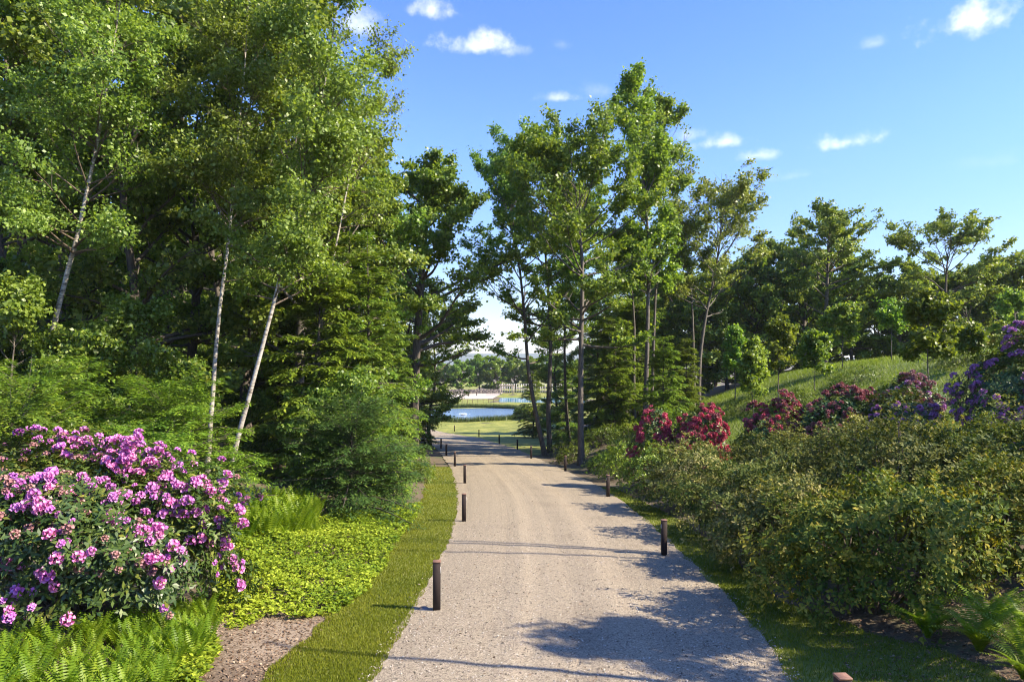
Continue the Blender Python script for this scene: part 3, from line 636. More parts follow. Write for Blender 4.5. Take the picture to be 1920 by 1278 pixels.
for (px, d, sc, pr, lab) in [(655, 30.5, .85, 'under_a', 'sunlit leafy sapling directly behind the dark yew'), (585, 29.5, .7, 'under_a', 'small leafy sapling between the rightmost birch and the yew'), (15, 25.5, .95, 'under_b', 'bright leafy sapling at the left picture edge above the hemlock'), (135, 26.5, .9, 'under_a', 'bright green sapling just right of the leftmost birch'), (235, 28, .95, 'under_b', 'yellow green sapling midway between the left and middle birches'), (330, 30, .8, 'under_a', 'bushy sapling just left of the middle birch')]:
    place('understory_tree', PROTO[pr], col_at(px, d, -.05), lab, 'sapling', 'sunlit saplings at the front of the left wood', rr.uniform(0, 6.28), sc)
HG = 'hemlocks along the left side of the drive'
for (px, d, pr, sc, lab) in [
    (600, 31, 'hem_b', .95, 'sunlit hemlock right of the rightmost birch with drooping sprays'),
    (690, 33, 'hem_a', .80, 'green hemlock behind the dark spreading yew'),
    (735, 41, 'hem_a', .62, 'hemlock beside the drive left of the big maple'),
    (650, 38, 'hem_a', .95, 'tall hemlock behind the sunlit hemlock right of the birches'),
    (520, 39, 'hem_b', 1.0, 'shaded hemlock between the two right birches'),
    (745, 54, 'hem_b', .85, 'small hemlock at the foot of the big maple by the drive'),
    (785, 66, 'hem_a', .62, 'farthest hemlock at the left edge of the drive'),
]:
    p = col_at(px, d, -.05); place('hemlock_tree', PROTO[pr], p, lab, 'hemlock', HG, rr.uniform(0, 6.28), sc)

# big maple that leans over the drive
b, T = trunk_px([(775, 850), (779, 700), (788, 560), (798, 430), (806, 380), (808, 345)], 50)
place('maple_tree', grow(301, T, .36, .22, [(.2, 7.2), (.40, 8.4), (.52, 4.2), (.7, 3.0), (.9, 2.0), (1, .8)], 54, 9, 7, 14, (.22, .18), (2, 62), .35, .1, .7, M_BARK, G['maple'], side=(-.1, .34), gap=1.2), b,
      'big maple left of the drive with a limb reaching over it', 'maple tree')

# ------------------------------------------------------------------ centre: tall trees right of the drive
CG = 'tall trees right of the drive'
def hero(pts, d, r0, cb, env, seed, label, lm='maple', bark=M_BARKG, nl=40, n2=9, n3=6, n4=13, leaf=(.21, .165), el=(4, 62), gap=.95, name='tall_tree', cat='tree', side=None, group=CG, tshape=.5, flat=.6, up=.5):
    b, T = trunk_px(pts, d); T[:, 2] *= 1 - 2.5 / T[-1, 2]; T[0, 2] = 0
    return place(name, grow(seed, T, r0 * .85, cb, [(a_, b_ * 1.25) for a_, b_ in env], nl, n2, n3 + 1, n4, leaf, el, up, .08, flat, bark, G[lm], gap=gap, side=side, tshape=tshape), b, label, cat, group)
hero([(1022, 852), (1005, 770), (990, 680), (984, 570), (975, 460), (950, 350), (938, 290)], 57, .24, .30, [(.30, 3.4), (.6, 5.4), (.85, 4.4), (1, 2.0)], 311, 'tree with a dark trunk leaning left over the bend of the drive', nl=46, n4=15)
hero([(1031, 845), (1027, 760), (1032, 640), (1030, 560), (1022, 440), (1015, 340), (1012, 275)], 59, .26, .38, [(.45, 3.6), (.7, 5.0), (.88, 4.2), (1, 2.0)], 312, 'pale trunked forked tree right beside the left leaning tree', nl=46, n4=15)
hero([(1090, 878), (1089, 760), (1090, 600), (1092, 440), (1085, 360), (1078, 275)], 46, .27, .38, [(.35, 3.2), (.55, 5.0), (.8, 4.6), (.93, 3.4), (1, 1.8)], 313, 'tallest straight dark trunk standing at the right edge of the drive', nl=48, n4=15)
hero([(1068, 860), (1062, 760), (1058, 640), (1062, 540), (1075, 430), (1092, 330)], 66, .2, .6, [(.55, 2.2), (.8, 3.2), (1, .9)], 314, 'thin dark trunk behind, just left of the straight dark trunk', nl=22)
hero([(1208, 800), (1212, 700), (1215, 560), (1218, 440), (1205, 290), (1182, 80)], 52, .25, .42, [(.4, 1.6), (.52, 2.0), (.65, 2.0), (.8, 3.0), (.92, 2.0), (1, .6)], 315, 'highest tree of the picture with a narrow pointed crown', 'maple_y', nl=46, n4=14, leaf=(.21, .165), el=(28, 74), gap=.9, flat=.4)
hero([(1222, 790), (1226, 640), (1232, 480), (1242, 380), (1248, 280), (1240, 150)], 54, .16, .50, [(.45, 1.0), (.62, 1.5), (.75, 2.4), (.9, 1.9), (1, .6)], 316, 'slender tree at the right side of the highest narrow tree', 'oak', nl=30, n4=13, el=(25, 72), gap=.7, flat=.4, side=(0.0, .15))
hero([(1190, 800), (1188, 700), (1190, 580), (1184, 480), (1172, 400)], 56, .19, .55, [(.5, 2.0), (.8, 2.6), (1, .8)], 317, 'short dark trunk left of the highest narrow tree', 'maple_y', nl=24)
hero([(1310, 735), (1312, 650), (1322, 570), (1338, 490), (1350, 410), (1352, 350)], 60, .22, .40, [(.35, 2.2), (.55, 4.6), (.75, 4.8), (.9, 3.4), (1, 1.2)], 318, 'open crowned tree with a pale leaning trunk at the left foot of the hill', 'oak', nl=40, n4=12, gap=.6, el=(25, 62))
for (px, d, pr, sc, lab) in [(806, 70, 'dec_a', .8, 'leafy tree at the left bend of the drive above the pond'), (770, 62, 'dec_c', .9, 'dense tree behind the big maple at the drive'), (1000, 92, 'hem_a', .7, 'dark hemlock behind the leaning trunks beside the lawn'), (1045, 84, 'dec_c', .85, 'dense low tree behind the leaning trunks'), (1130, 72, 'dec_a', .95, 'leafy tree behind the straight dark trunk'), (1175, 66, 'dec_b', .85, 'yellow green tree left of the highest narrow tree')]:
    place('woodland_tree', PROTO[pr], col_at(px, d, -.05), lab, 'tree', 'trees around the bend of the drive', rr.uniform(0, 6.28), sc)
hero([(1302, 730), (1300, 620), (1298, 540), (1294, 460), (1290, 390)], 63, .16, .5, [(.45, 1.6), (.7, 2.6), (1, .8)], 319, 'thin tree close behind the pale leaning trunk at the hill foot', 'oak', nl=24, n4=11, gap=.6)
hero([(1545, 650), (1548, 590), (1550, 520), (1552, 450), (1555, 388)], 72, .34, .30, [(.25, 3.6), (.5, 5.0), (.75, 4.2), (.9, 2.8), (1, 1.0)], 320, 'layered dark oak in the middle of the skyline behind the hill', 'oak', M_BARK, nl=34, n4=11, leaf=(.27, .21), gap=1.0, el=(12, 55), flat=.8, name='oak_tree', cat='oak tree', group='oaks behind the hill', up=.35)
hero([(1770, 640), (1771, 580), (1772, 520), (1775, 465), (1778, 418)], 70, .27, .34, [(.3, 3.6), (.5, 5.2), (.75, 4.2), (.9, 2.4), (1, .8)], 321, 'spreading dark oak toward the right end of the skyline', 'oak', M_BARK, nl=32, n4=10, leaf=(.27, .21), gap=1.0, el=(12, 55), flat=.8, name='oak_tree', cat='oak tree', group='oaks behind the hill', up=.35)

for (px, d, pr, sc, lab) in [
    (1150, 56, 'hem_b', .95, 'hemlock between the straight trunk and the highest tree'),
    (1245, 45, 'hem_b', .62, 'low feathery hemlock behind the red rhododendrons'),
    (1120, 62, 'hem_a', .8, 'dark hemlock behind the straight dark trunk'),
    (1060, 72, 'hem_a', .62, 'small dark hemlock in the shade behind the leaning trunks'),
    (1285, 52, 'hem_b', .55, 'rightmost small hemlock at the foot of the hill'),
    (1195, 60, 'hem_b', 1.1, 'taller hemlock behind the highest narrow tree'),
]:
    p = col_at(px, d, -.05); place('hemlock_tree', PROTO[pr], p, lab, 'hemlock', 'hemlocks right of the drive', rr.uniform(0, 6.28), sc)

# the wood behind the hill
BG = 'wood behind the grassy hill'
bx = [(1160, 84, .95), (1215, 78, .9), (1265, 80, .95), (1315, 76, .95), (1365, 82, 1.0), (1415, 78, .95), (1462, 84, 1.05), (1505, 76, .85), (1560, 86, 1.0), (1600, 78, .8), (1640, 84, .82),
      (1685, 78, .8), (1730, 84, .88), (1770, 78, .8), (1815, 74, .78), (1860, 80, .9), (1905, 76, .85), (1950, 82, .85), (2010, 76, .75), (1340, 96, 1.05), (1440, 98, 1.05), (1540, 98, 1.0), (1650, 97, .95), (1750, 96, .85), (1850, 95, .85), (1230, 98, 1.0), (1960, 95, .9)]
for k, (px, d, sc) in enumerate(bx):
    p = col_at(px, d, -.3); place('background_tree', PROTO['back_a' if k % 2 else 'back_b'], p, 'dark leafy tree in the wood behind the grassy hill', 'tree', BG, rr.uniform(0, 6.28), (sc, sc, sc * rr.uniform(.88, 1.05)))

# saplings on the hill
def sapling(px, py_base, py_top, d, w, seed, label, lm='sapling'):
    b = col_at(px, d); H = CAM_Z + (HORIZON - py_top) / F * d - b[2]
    cbt = .38
    parts = grow(seed, straight(H, seed=seed, wig=.008), .035 * H / 4, cbt, [(cbt, w * .7), (.55, w), (.8, w * .75), (1, .2)], 30, 6, 5, 9, (.19, .155), (25, 68), .4, .0, .4, M_BARKG, G[lm], limb_r=.3, n4_spread=.09, twig_len=.4, gap=.9, tshape=.55)
    place('sapling_tree', parts, b, label, 'sapling', 'young trees planted on the hill')
sapling(1740, 745, 566, 33, 1.25, 401, 'largest young tree on the hill, in front of the right oak')
sapling(1460, 715, 604, 46, 1.3, 402, 'round young tree on the left part of the hill')
sapling(1412, 750, 648, 40, .75, 403, 'slim young tree at the foot of the hill beside the maroon rhododendron', 'maple_y')
sapling(1378, 705, 624, 54, .75, 404, 'grey green slender young tree leftmost on the hill', 'maple')
sapling(1528, 705, 640, 44, 1.1, 405, 'low bushy yellow green young tree on the hill crest')
sapling(1580, 700, 588, 52, 1.5, 406, 'pale green young tree on the crest below the middle oak', 'maple')
sapling(1672, 680, 575, 50, 1.3, 407, 'thin stemmed young tree on the crest between the two oaks', 'maple')
sapling(1815, 690, 630, 38, .8, 408, 'low young tree on the crest right of the largest sapling')
sapling(1900, 680, 560, 52, 1.6, 409, 'young tree at the right picture edge above the purple rhododendron', 'maple_y')

# tree just right of the picture, and unseen stems added for shadows on the drive
place('small_tree', grow(421, straight(6.3, (-.2, .1), seed=21), .10, .45, [(.4, 1.1), (.7, 1.75), (1, .5)], 30, 8, 5, 10, (.14, .11), (15, 62), .4, .0, .5, M_BARKG, G['maple_y'], limb_r=.3, n4_spread=.1, twig_len=.5), np.array([12.1, 8.9, float(ground(12.1, 8.9))]), 'small round crowned tree just right of the picture, shading the drive', 'tree')
def shadow_stems(x, y, stems, label):  # unseen stems standing in for a utility pole and wires, added to cast shadows
    b = np.array([x, y, float(ground(x, y)) - .1]); root = empty('shadow_stems', b); tag(root, label, 'tree'); rng = np.random.default_rng(int(x * 10))
    for (dx, dy, h, r) in stems:
        t = np.linspace(0, 1, 14)[:, None]; P = np.concatenate([dx * t ** 1.3, dy * t ** 1.1, h * t], 1); P[1:, :2] += np.cumsum(rng.normal(size=(13, 2)), 0) * .02
        V, q = tubes(P[None], (r * (1 - .6 * t[:, 0]))[None], 8); link('stem', mesh_np('stem', V, [q], M_BARK, smooth=True), root)
shadow_stems(8.9, 8.0, [(.1, .2, 9.5, .10)], 'unseen bare stem near the camera, added for its shadow on the drive')
shadow_stems(14.6, 15.6, [(.3, -1.0, 15, .085), (.2, .3, 15, .10), (-.2, 1.0, 14.5, .085)], 'three unseen tall stems above the bank, added for thin shadows on the drive')

# ------------------------------------------------------------------ shrubs
def on_slope(x0, y0):
    z0 = float(ground(x0, y0)); return lambda x, y: ground(x + x0, y + y0) - z0
def truss_mesh(name, seed, mat, n=13, r=.085):
    """a dome of open five petalled florets"""
    rng = np.random.default_rng(seed); V, Fc, T = [], [], []
    for k in range(n):
        ph = k * 2.39996; z = 1 - (k + .5) / n * 1.05; rxy = math.sqrt(max(0, 1 - z * z)); d = np.array([rxy * math.cos(ph), rxy * math.sin(ph), z + .15]); d /= np.linalg.norm(d)
        X = np.cross(d, [.31, .22, .93]); X /= np.linalg.norm(X); Y = np.cross(d, X); c = d * r * .45; o = len(V); V.append(c); T.append(.15)
        fr = r * rng.uniform(.28, .44); tn = rng.uniform(.3, 1)
        for j in range(5):
            a = j * 2 * math.pi / 5 + rng.uniform(-.15, .15) + ph
            V.append(c + d * r * rng.uniform(.40, .78) + (X * math.cos(a) + Y * math.sin(a)) * fr); T.append(tn)
        for j in range(5): Fc.append([o, o + 1 + j, o + 1 + (j + 1) % 5])
    return mesh_np(name, np.array(V), [np.array(Fc)], mat, {'tint': np.array(T)})
M_PINK = leaf_mat('pink_petals', [(0, (.36, .06, .24)), (.4, (.64, .18, .49)), (1, (.84, .42, .70))], .25, (1, .8, 1), .5, .25)
M_MAUVE = leaf_mat('mauve_petals', [(0, (.31, .05, .29)), (.4, (.54, .14, .54)), (1, (.73, .34, .74))], .25, (1, .8, 1), .5, .25)
M_FADED = leaf_mat('faded_petals', [(0, (.20, .07, .07)), (.5, (.34, .16, .16)), (1, (.46, .27, .25))], .15, (1, .9, .8), .6, .1)
M_RED = leaf_mat('red_petals', [(0, (.22, .012, .03)), (.4, (.44, .035, .075)), (1, (.60, .13, .17))], .22, (1, .7, .7), .5, .06)
M_MAROON = leaf_mat('maroon_petals', [(0, (.12, .02, .035)), (.5, (.27, .075, .09)), (1, (.42, .19, .18))], .15, (1, .8, .8), .6, .1)
M_PURPLE = leaf_mat('purple_petals', [(0, (.17, .04, .18)), (.4, (.35, .13, .36)), (1, (.54, .30, .54))], .22, (1, .8, 1), .5, .08)
def truss_set(nm, mat, seed, r=.085): return [truss_mesh(nm, seed + k, mat, 13, r) for k in range(3)]
def flower_trusses(root, pts, nrm, meshes, rng, size=(.8, 1.25), zf=None, lift=.05, name='flower_truss'):
    for p, n in zip(pts, nrm):
        q = p + n * lift; z = q[2] + (float(zf(q[0], q[1])) if zf is not None else 0)
        o = link(name, meshes[int(rng.integers(len(meshes)))], root, (q[0], q[1], z))
        ax = Vector(norm(n * .8 + UP * .35 + rng.normal(size=3) * .2)); o.rotation_euler = ax.to_track_quat('Z', 'Y').to_euler(); s = rng.uniform(*size); o.scale = (s, s, s)
def flowers_joined(pts, nrm, meshes, rng, size, zf, lift=.05):
    Vs, Fs, Ts, o = [], [], [], 0
    for p, n in zip(pts, nrm):
        me = meshes[int(rng.integers(len(meshes)))]; v = np.zeros(len(me.vertices) * 3, np.float32); me.vertices.foreach_get('co', v); v = v.reshape(-1, 3)
        t = np.zeros(len(me.vertices), np.float32); me.attributes['tint'].data.foreach_get('value', t)
        f = np.zeros(len(me.loops), np.int32); me.loops.foreach_get('vertex_index', f); f = f.reshape(-1, 3)
        R = np.array(Vector(norm(n * .8 + UP * .35 + rng.normal(size=3) * .2)).to_track_quat('Z', 'Y').to_matrix()); s = rng.uniform(*size)
        q = p + n * lift; q = np.array([q[0], q[1], q[2] + (float(zf(q[0], q[1])) if zf is not None else 0)])
        Vs.append(v @ R.T * s + q); Fs.append(f + o); Ts.append(np.clip(t + rng.normal() * .12, 0, 1)); o += len(v)
    return mesh_np('flowers', np.concatenate(Vs), [np.concatenate(Fs)], meshes[0].materials[0], {'tint': np.concatenate(Ts)})
def pick_clustered(P, Nm, n, rng, seed, freq, bias=None, thr=.1):
    """flower positions in drifts over the outer shell"""
    w = SNoise(seed, freq, 10, 3)(P); rad = np.linalg.norm(P[:, :2], axis=1)
    sc = w + (bias(P) if bias is not None else 0); ok = np.where(sc > thr)[0]
    if len(ok) > n: ok = rng.choice(ok, n, replace=False)
    return ok

# the big pink and purple rhododendron at the left
def left_rhodo():
    x0, y0 = -7.75, 12.0; z0 = float(ground(x0, y0)); zf = on_slope(x0, y0)
    parts, (P, Nm, d) = shrub_parts(501, 3.05, 2.2, 3.0, 4800, 8, (.138, .05), G['rhodo'], .17, 3.2, .46, .25, 40, zfun=zf)
    root = place('rhododendron', parts, (x0, y0, z0), 'large rhododendron with pink and purple flower heads at the lower left', 'rhododendron')
    rng = np.random.default_rng(77); shell = np.where((Nm[:, 1] < .28) & (P[:, 0] > -2.2))[0]
    P, Nm = P[shell], Nm[shell]
    rr_ = np.linalg.norm(P / np.array([3.05, 2.2, 3.0]), axis=1); outer = np.where(rr_ > np.quantile(rr_, .35))[0]; P, Nm = P[outer], Nm[outer]
    pink, mauve, faded = truss_set('flower_truss', M_PINK, 1, .082), truss_set('flower_truss', M_MAUVE, 5, .082), truss_set('faded_flower_truss', M_FADED, 9, .075)
    a = pick_clustered(P, Nm, 300, rng, 81, 2.3, lambda q: .35 * (q[:, 0] > .9) + .25 * (q[:, 2] < 1.2), -.02); right = (P[a, 0] + P[a, 2] * .6 + rng.normal(size=len(a)) * .5) > 1.4
    flower_trusses(root, P[a[right]], Nm[a[right]], pink, rng, (.7, 1.35), zf)
    flower_trusses(root, P[a[~right]], Nm[a[~right]], mauve, rng, (.7, 1.35), zf)
    k = rng.normal(size=(16, 3)) * np.array([.10, .08, 0]) + np.stack([1.0 + np.linspace(0, .38, 16), np.full(16, -.3), np.linspace(2.55, 3.25, 16)], -1)
    flower_trusses(root, k, norm(rng.normal(size=(16, 3)) + np.array([0, -.6, .9])), pink, rng, (.8, 1.2), zf)
    ex = pick_clustered(P, Nm, 260, rng, 81, 2.3, lambda q: .35 * (q[:, 0] > .9) + .25 * (q[:, 2] < 1.2), -.08)
    xf = link('flowers', flowers_joined(P[ex], Nm[ex], mauve, rng, (.5, .85), zf, .02), root); xf['kind'] = 'stuff'
    bsel = pick_clustered(P, Nm, 130, rng, 84, 1.9, None, -.1)
    flower_trusses(root, P[bsel], Nm[bsel], faded, rng, (.7, 1.1), zf, .03, 'faded_flower_truss')
left_rhodo()

AZG = 'low green shrubs on the right bank'
def azalea(x, y, rx, ry, h, seed, label, lm='azalea', nw=3000, ts=.46, leaf=(.106, .052), group=AZG, name='azalea_shrub', lump=.27):
    zf = on_slope(x, y); parts, _ = shrub_parts(seed, rx * .93, ry * .93, h * 1.1, int(nw * .98), 5, leaf, G[lm], lump, 5.5, ts, .7, 30, shoots=.42, zfun=zf)
    return place(name, parts, (x, y, float(ground(x, y))), label, 'shrub', group)
azalea(6.75, 12.8, 1.9, 1.7, 2.15, 511, 'nearest rounded green shrub of the right bank, beside the lawn patch', 'azalea_deep', 4200, .54)
azalea(6.6, 16.6, 1.7, 1.6, 1.75, 512, 'yellow green shrub bulging toward the drive past the near right bollard', 'azalea', 3800, .58)
azalea(9.9, 13.6, 1.9, 1.7, 1.9, 513, 'deep green shrub behind the ferns at the lower right', 'azalea_deep', 3600, .42)
azalea(9.7, 17.1, 2.1, 1.9, 2.5, 514, 'olive green shrub in the middle of the right bank', 'azalea', 3800, .40)
azalea(7.0, 20.8, 1.9, 1.8, 1.7, 515, 'olive shrub above the drive between the two nearest right bollards', 'azalea', 3200, .44)
azalea(10.6, 21.2, 2.0, 1.8, 2.2, 516, 'brownish green shrub below the maroon rhododendron', 'azalea', 3200, .56)
azalea(12.6, 17.2, 2.2, 2.0, 2.3, 517, 'green shrub at the right picture edge below the purple rhododendron', 'azalea', 3600, .46)
azalea(6.7, 26.0, 1.9, 1.9, 2.0, 518, 'golden topped shrub below the red rhododendron', 'azalea', 3000, .60)
azalea(9.8, 25.8, 2.0, 1.8, 1.7, 519, 'dull olive shrub right of the golden topped shrub', 'azalea', 2600, .48)
azalea(6.2, 31.5, 1.3, 1.3, 1.7, 520, 'small pale shrub at the left end of the right bank', 'hemlock_y', 1500, .5)
azalea(13.2, 21.6, 1.6, 1.6, 1.8, 521, 'green shrub at the foot of the purple rhododendron', 'azalea_deep', 2200, .42)
azalea(6.0, 37.5, 1.3, 1.3, 1.5, 522, 'bright low shrub beside the straight dark trunk', 'hemlock_y', 1200, .5)
azalea(-5.1, 37.0, .95, 1.3, .8, 523, 'low bright green shrub at the left edge of the drive', 'sapling', 1000, .4, group=None)
azalea(-6.9, 46.5, 1.2, 1.6, 1.2, 524, 'low yellow green shrub by the foot of the big maple', 'sapling', 1000, .3, group=None)

LG = 'low plants under the trees right of the drive'
for k, (x, y, r_, h_, lab) in enumerate([(5.6, 41.5, 1.1, .9, 'low green plant just in front of the straight dark trunk'), (4.3, 49, 1.2, .8, 'low bright plant left of the straight dark trunk'), (7.4, 43, 1.6, 1.6, 'green bush right of the straight dark trunk'), (4.6, 55, 1.5, 1.2, 'dark low bush at the foot of the leaning trunks'), (9.2, 40, 1.7, 1.8, 'feathery green bush behind the narrow red rhododendron'), (6.8, 52, 1.6, 1.3, 'shaded bush between the leaning trunks and the straight trunk')]):
    azalea(x, y, r_, r_, h_, 570 + k, lab, 'sapling' if k % 2 else 'hemlock_y', 800, .35, group=LG)
for k, (px, d, r_, h_, lab) in enumerate([(1395, 47, 1.5, .8, 'low weedy bush at the left foot of the grassy hill'), (1490, 43, 1.3, .7, 'low weedy bush on the hill below the round young tree'), (1600, 44, 1.6, .7, 'dark low bush on the hill below the middle oak'), (1650, 37, 1.2, .7, 'low bush on the hill left of the largest young tree'), (1800, 40, 1.4, .7, 'low bush near the hill crest right of the largest young tree')]):
    p_ = col_at(px, d); azalea(p_[0], p_[1], r_, r_, h_, 590 + k, lab, 'sapling' if k % 2 else 'hemlock_y', 650, .3, group='low bushes on the grassy hill')
def rhodo(x, y, rx, ry, h, seed, label, mat, nf, thr, size, as_parts, nw=1800, mat2=None, nf2=0, lump=.2, ts=.4):
    zf = on_slope(x, y); parts, (P, Nm, d) = shrub_parts(seed, rx, ry, h, nw, 7, (.16, .058), G['rhodo'], lump, 3.6, ts, .25, 30, zfun=zf)
    rng = np.random.default_rng(seed + 4); rr_ = np.linalg.norm(P / np.array([rx, ry, h]), axis=1); o_ = np.where((rr_ > np.quantile(rr_, .3)) & (Nm[:, 1] < .35))[0]; P, Nm = P[o_], Nm[o_]
    a = pick_clustered(P, Nm, nf, rng, seed + 6, 2.2, None, thr); tm = truss_set('flower_truss', mat, seed)
    if not as_parts: parts.append(('flowers', flowers_joined(P[a], Nm[a], tm, rng, size, zf)))
    if mat2 is not None:
        b2 = pick_clustered(P, Nm, nf2, rng, seed + 8, 2.2, None, -.2); parts.append(('flowers', flowers_joined(P[b2], Nm[b2], truss_set('flower_truss', mat2, seed + 3), rng, size, zf)))
    root = place('rhododendron', parts, (x, y, float(ground(x, y))), label, 'rhododendron', 'rhododendrons on the right bank')
    if as_parts: flower_trusses(root, P[a], Nm[a], tm, rng, size, zf)
rhodo(6.9, 33.5, 1.0, .95, 3.5, 531, 'narrow bright red rhododendron beside the highest tree', M_RED, 190, -.5, (1.1, 1.7), False, 900)
rhodo(8.9, 32.5, 1.4, 1.2, 3.2, 532, 'bright red rhododendron right of the narrow red one', M_RED, 220, -.4, (1.1, 1.7), False, 1200, M_MAROON, 60)
rhodo(10.9, 28.6, 1.5, 1.3, 2.8, 533, 'maroon rhododendron with a few red flower heads above the olive shrubs', M_RED, 90, .3, (1.1, 1.6), False, 1500, M_MAROON, 160)
rhodo(13.2, 27.6, 1.7, 1.4, 3.0, 534, 'dull maroon rhododendron in the middle of the right bank', M_MAROON, 260, -.4, (1.0, 1.5), False, 1700)
rhodo(15.3, 27.0, 1.5, 1.3, 2.8, 535, 'faded pinkish rhododendron left of the purple one', M_FADED, 160, -.2, (1.0, 1.4), False, 1500, M_PURPLE, 50)
rhodo(17.2, 22.6, 2.3, 1.7, 4.5, 536, 'tall purple rhododendron at the right picture edge', M_PURPLE, 290, -.45, (1.0, 1.6), True, 2800)
rhodo(13.9, 24.6, 1.4, 1.2, 2.6, 537, 'low dark purple rhododendron left of the tall purple one', M_PURPLE, 110, -.1, (.9, 1.4), False, 1300)

# low evergreens at the left
def low_evergreen(x, y, H, R, seed, lm, label, name, nl=120, n2=15, sc=(1, 1, 1), droop=.45, spray=(.15, .045), dens=1.0, be=14):
    parts = grow_conifer(seed, H, .09, .04, R, nl, G[lm], M_BARK, n2, 5, droop, spray, be, .55, dens)
    return place(name, parts, (x, y, float(ground(x, y)) - .03), label, 'evergreen shrub', 'low evergreens under the left wood', 0, sc)
low_evergreen(-5.75, 24.4, 3.2, 2.95, 551, 'yew', 'dark green spreading yew beside the grass verge', 'yew_shrub', 125, 14, dens=.85)
EV = 'low evergreens under the left wood'
HS_A = grow_conifer(552, 3.4, .09, .04, 3.1, 120, G['hemlock_y'], M_BARK, 15, 5, .45, (.15, .048), 14, .55, 1.0)
HS_B = grow_conifer(554, 2.5, .08, .04, 2.2, 90, G['hemlock'], M_BARK, 13, 5, .45, (.15, .048), 14, .55, .9)
for (x, y, pr, sc, rz, lab) in [(-14.2, 20.0, HS_A, 1.0, 0, 'yellow green spreading hemlock at the left edge behind the rhododendron'), (-10.6, 21.0, HS_A, .95, 2.2, 'light green spreading hemlock right behind the pink rhododendron'),
    (-9.6, 18.2, HS_B, .88, 0, 'green hemlock spray in front of the rightmost birch'), (-12.6, 17.2, HS_B, 1.08, 1.7, 'darker hemlock between the two yellow green hemlocks'), (-6.6, 29.5, HS_B, 1.2, 3.0, 'young hemlock behind the dark yew')]:
    place('hemlock_shrub', pr, (x, y, float(ground(x, y)) - .03), lab, 'evergreen shrub', EV, rz, sc)

# ------------------------------------------------------------------ ferns, ground cover, grass
def fern_arrays(seed, nf, L, rng, arch=.55, npin=16, w=.10):
    """one fern: arching fronds, each with tapering pinnae on both sides"""
    V, Fc, T = [], [], []; o = 0
    for k in range(nf):
        a = k * 2.39996 + rng.normal() * .3; l = L * rng.uniform(.7, 1.1); tn = rng.uniform(.25, .8)
        t = np.linspace(0, 1, npin + 1); lean = rng.uniform(.35, 1.0) * arch
        hx = l * (t * .25 + lean * t ** 2 * .9); hz = l * (t * .95 - lean * t ** 2.2 * .75)
        X = np.stack([hx * math.cos(a), hx * math.sin(a), hz], -1); tang = norm(np.gradient(X, axis=0))
        sidev = np.array([-math.sin(a), math.cos(a), 0]); wid = w * l * np.sin(np.clip(t * .93 + .07, 0, 1) * math.pi) ** .75 * 1.15
        for sgn in (-1, 1):
            b0 = X[1:-1]; b1 = X[1:-1] + tang[1:-1] * (l / npin) * .72
            tip = X[1:-1] + sidev * sgn * wid[1:-1, None] + tang[1:-1] * wid[1:-1, None] * .35 - UP * wid[1:-1, None] * .22
            n = len(b0); V.append(np.stack([b0, b1, tip], 1).reshape(-1, 3)); Fc.append(np.arange(n * 3).reshape(-1, 3) + o); o += n * 3
            T.append(np.full(n * 3, tn) + rng.normal(size=n * 3) * .05)
    return np.concatenate(V), np.concatenate(Fc), np.clip(np.concatenate(T), 0, 1)
def fern_bank(name, pts, L, label, seed, nf=9, arch=.4):
    rng = np.random.default_rng(seed); protos = [fern_arrays(seed + k, nf, L, rng, arch) for k in range(5)]; Vs, Fs, Ts, o = [], [], [], 0
    for (x, y) in pts:
        v, f, t = protos[rng.integers(5)]; a = rng.uniform(0, 6.28); s = rng.uniform(.75, 1.2); c, sn = math.cos(a) * s, math.sin(a) * s
        W = np.stack([v[:, 0] * c - v[:, 1] * sn + x, v[:, 0] * sn + v[:, 1] * c + y, v[:, 2] * s + float(ground(x, y))], -1)
        Vs.append(W); Fs.append(f + o); Ts.append(np.clip(t + rng.normal() * .1, 0, 1)); o += len(v)
    ob = link(name, mesh_np(name, np.concatenate(Vs), [np.concatenate(Fs)], G['fern'], {'tint': np.concatenate(Ts)})); tag(ob, label, 'ferns', kind='stuff'); return ob
def in_px_poly(poly, n, seed, y_rng=(5, 40), x_rng=(-16, 12)):
    """ground points whose picture position falls inside a polygon of the ground plan, given by photograph corners"""
    W = np.array([at(*p)[:2] for p in poly]); rng = np.random.default_rng(seed); lo, hi = W.min(0), W.max(0); out = []
    while len(out) < n:
        q = rng.uniform(lo, hi, (4 * n, 2)); ins = np.zeros(len(q), bool); j = len(W) - 1
        for i in range(len(W)):
            cnd = ((W[i, 1] > q[:, 1]) != (W[j, 1] > q[:, 1])) & (q[:, 0] < (W[j, 0] - W[i, 0]) * (q[:, 1] - W[i, 1]) / (W[j, 1] - W[i, 1] + 1e-9) + W[i, 0]); ins ^= cnd; j = i
        out += list(q[ins])
    return np.array(out[:n])
fern_bank('fern_bank', in_px_poly([(-120, 1235), (60, 1215), (200, 1195), (300, 1165), (400, 1150), (405, 1210), (330, 1300), (200, 1400), (-120, 1420)], 230, 61), .58, 'bright green ferns in the lower left corner below the rhododendron', 601, 9, .35)
fern_bank('fern_bank', in_px_poly([(440, 985), (455, 960), (560, 960), (600, 985), (590, 1010), (500, 1025), (430, 1030)], 150, 62), 1.0, 'upright light green ferns right of the rhododendron, below the rightmost birch', 602, 9, .25)
rngf = np.random.default_rng(66)
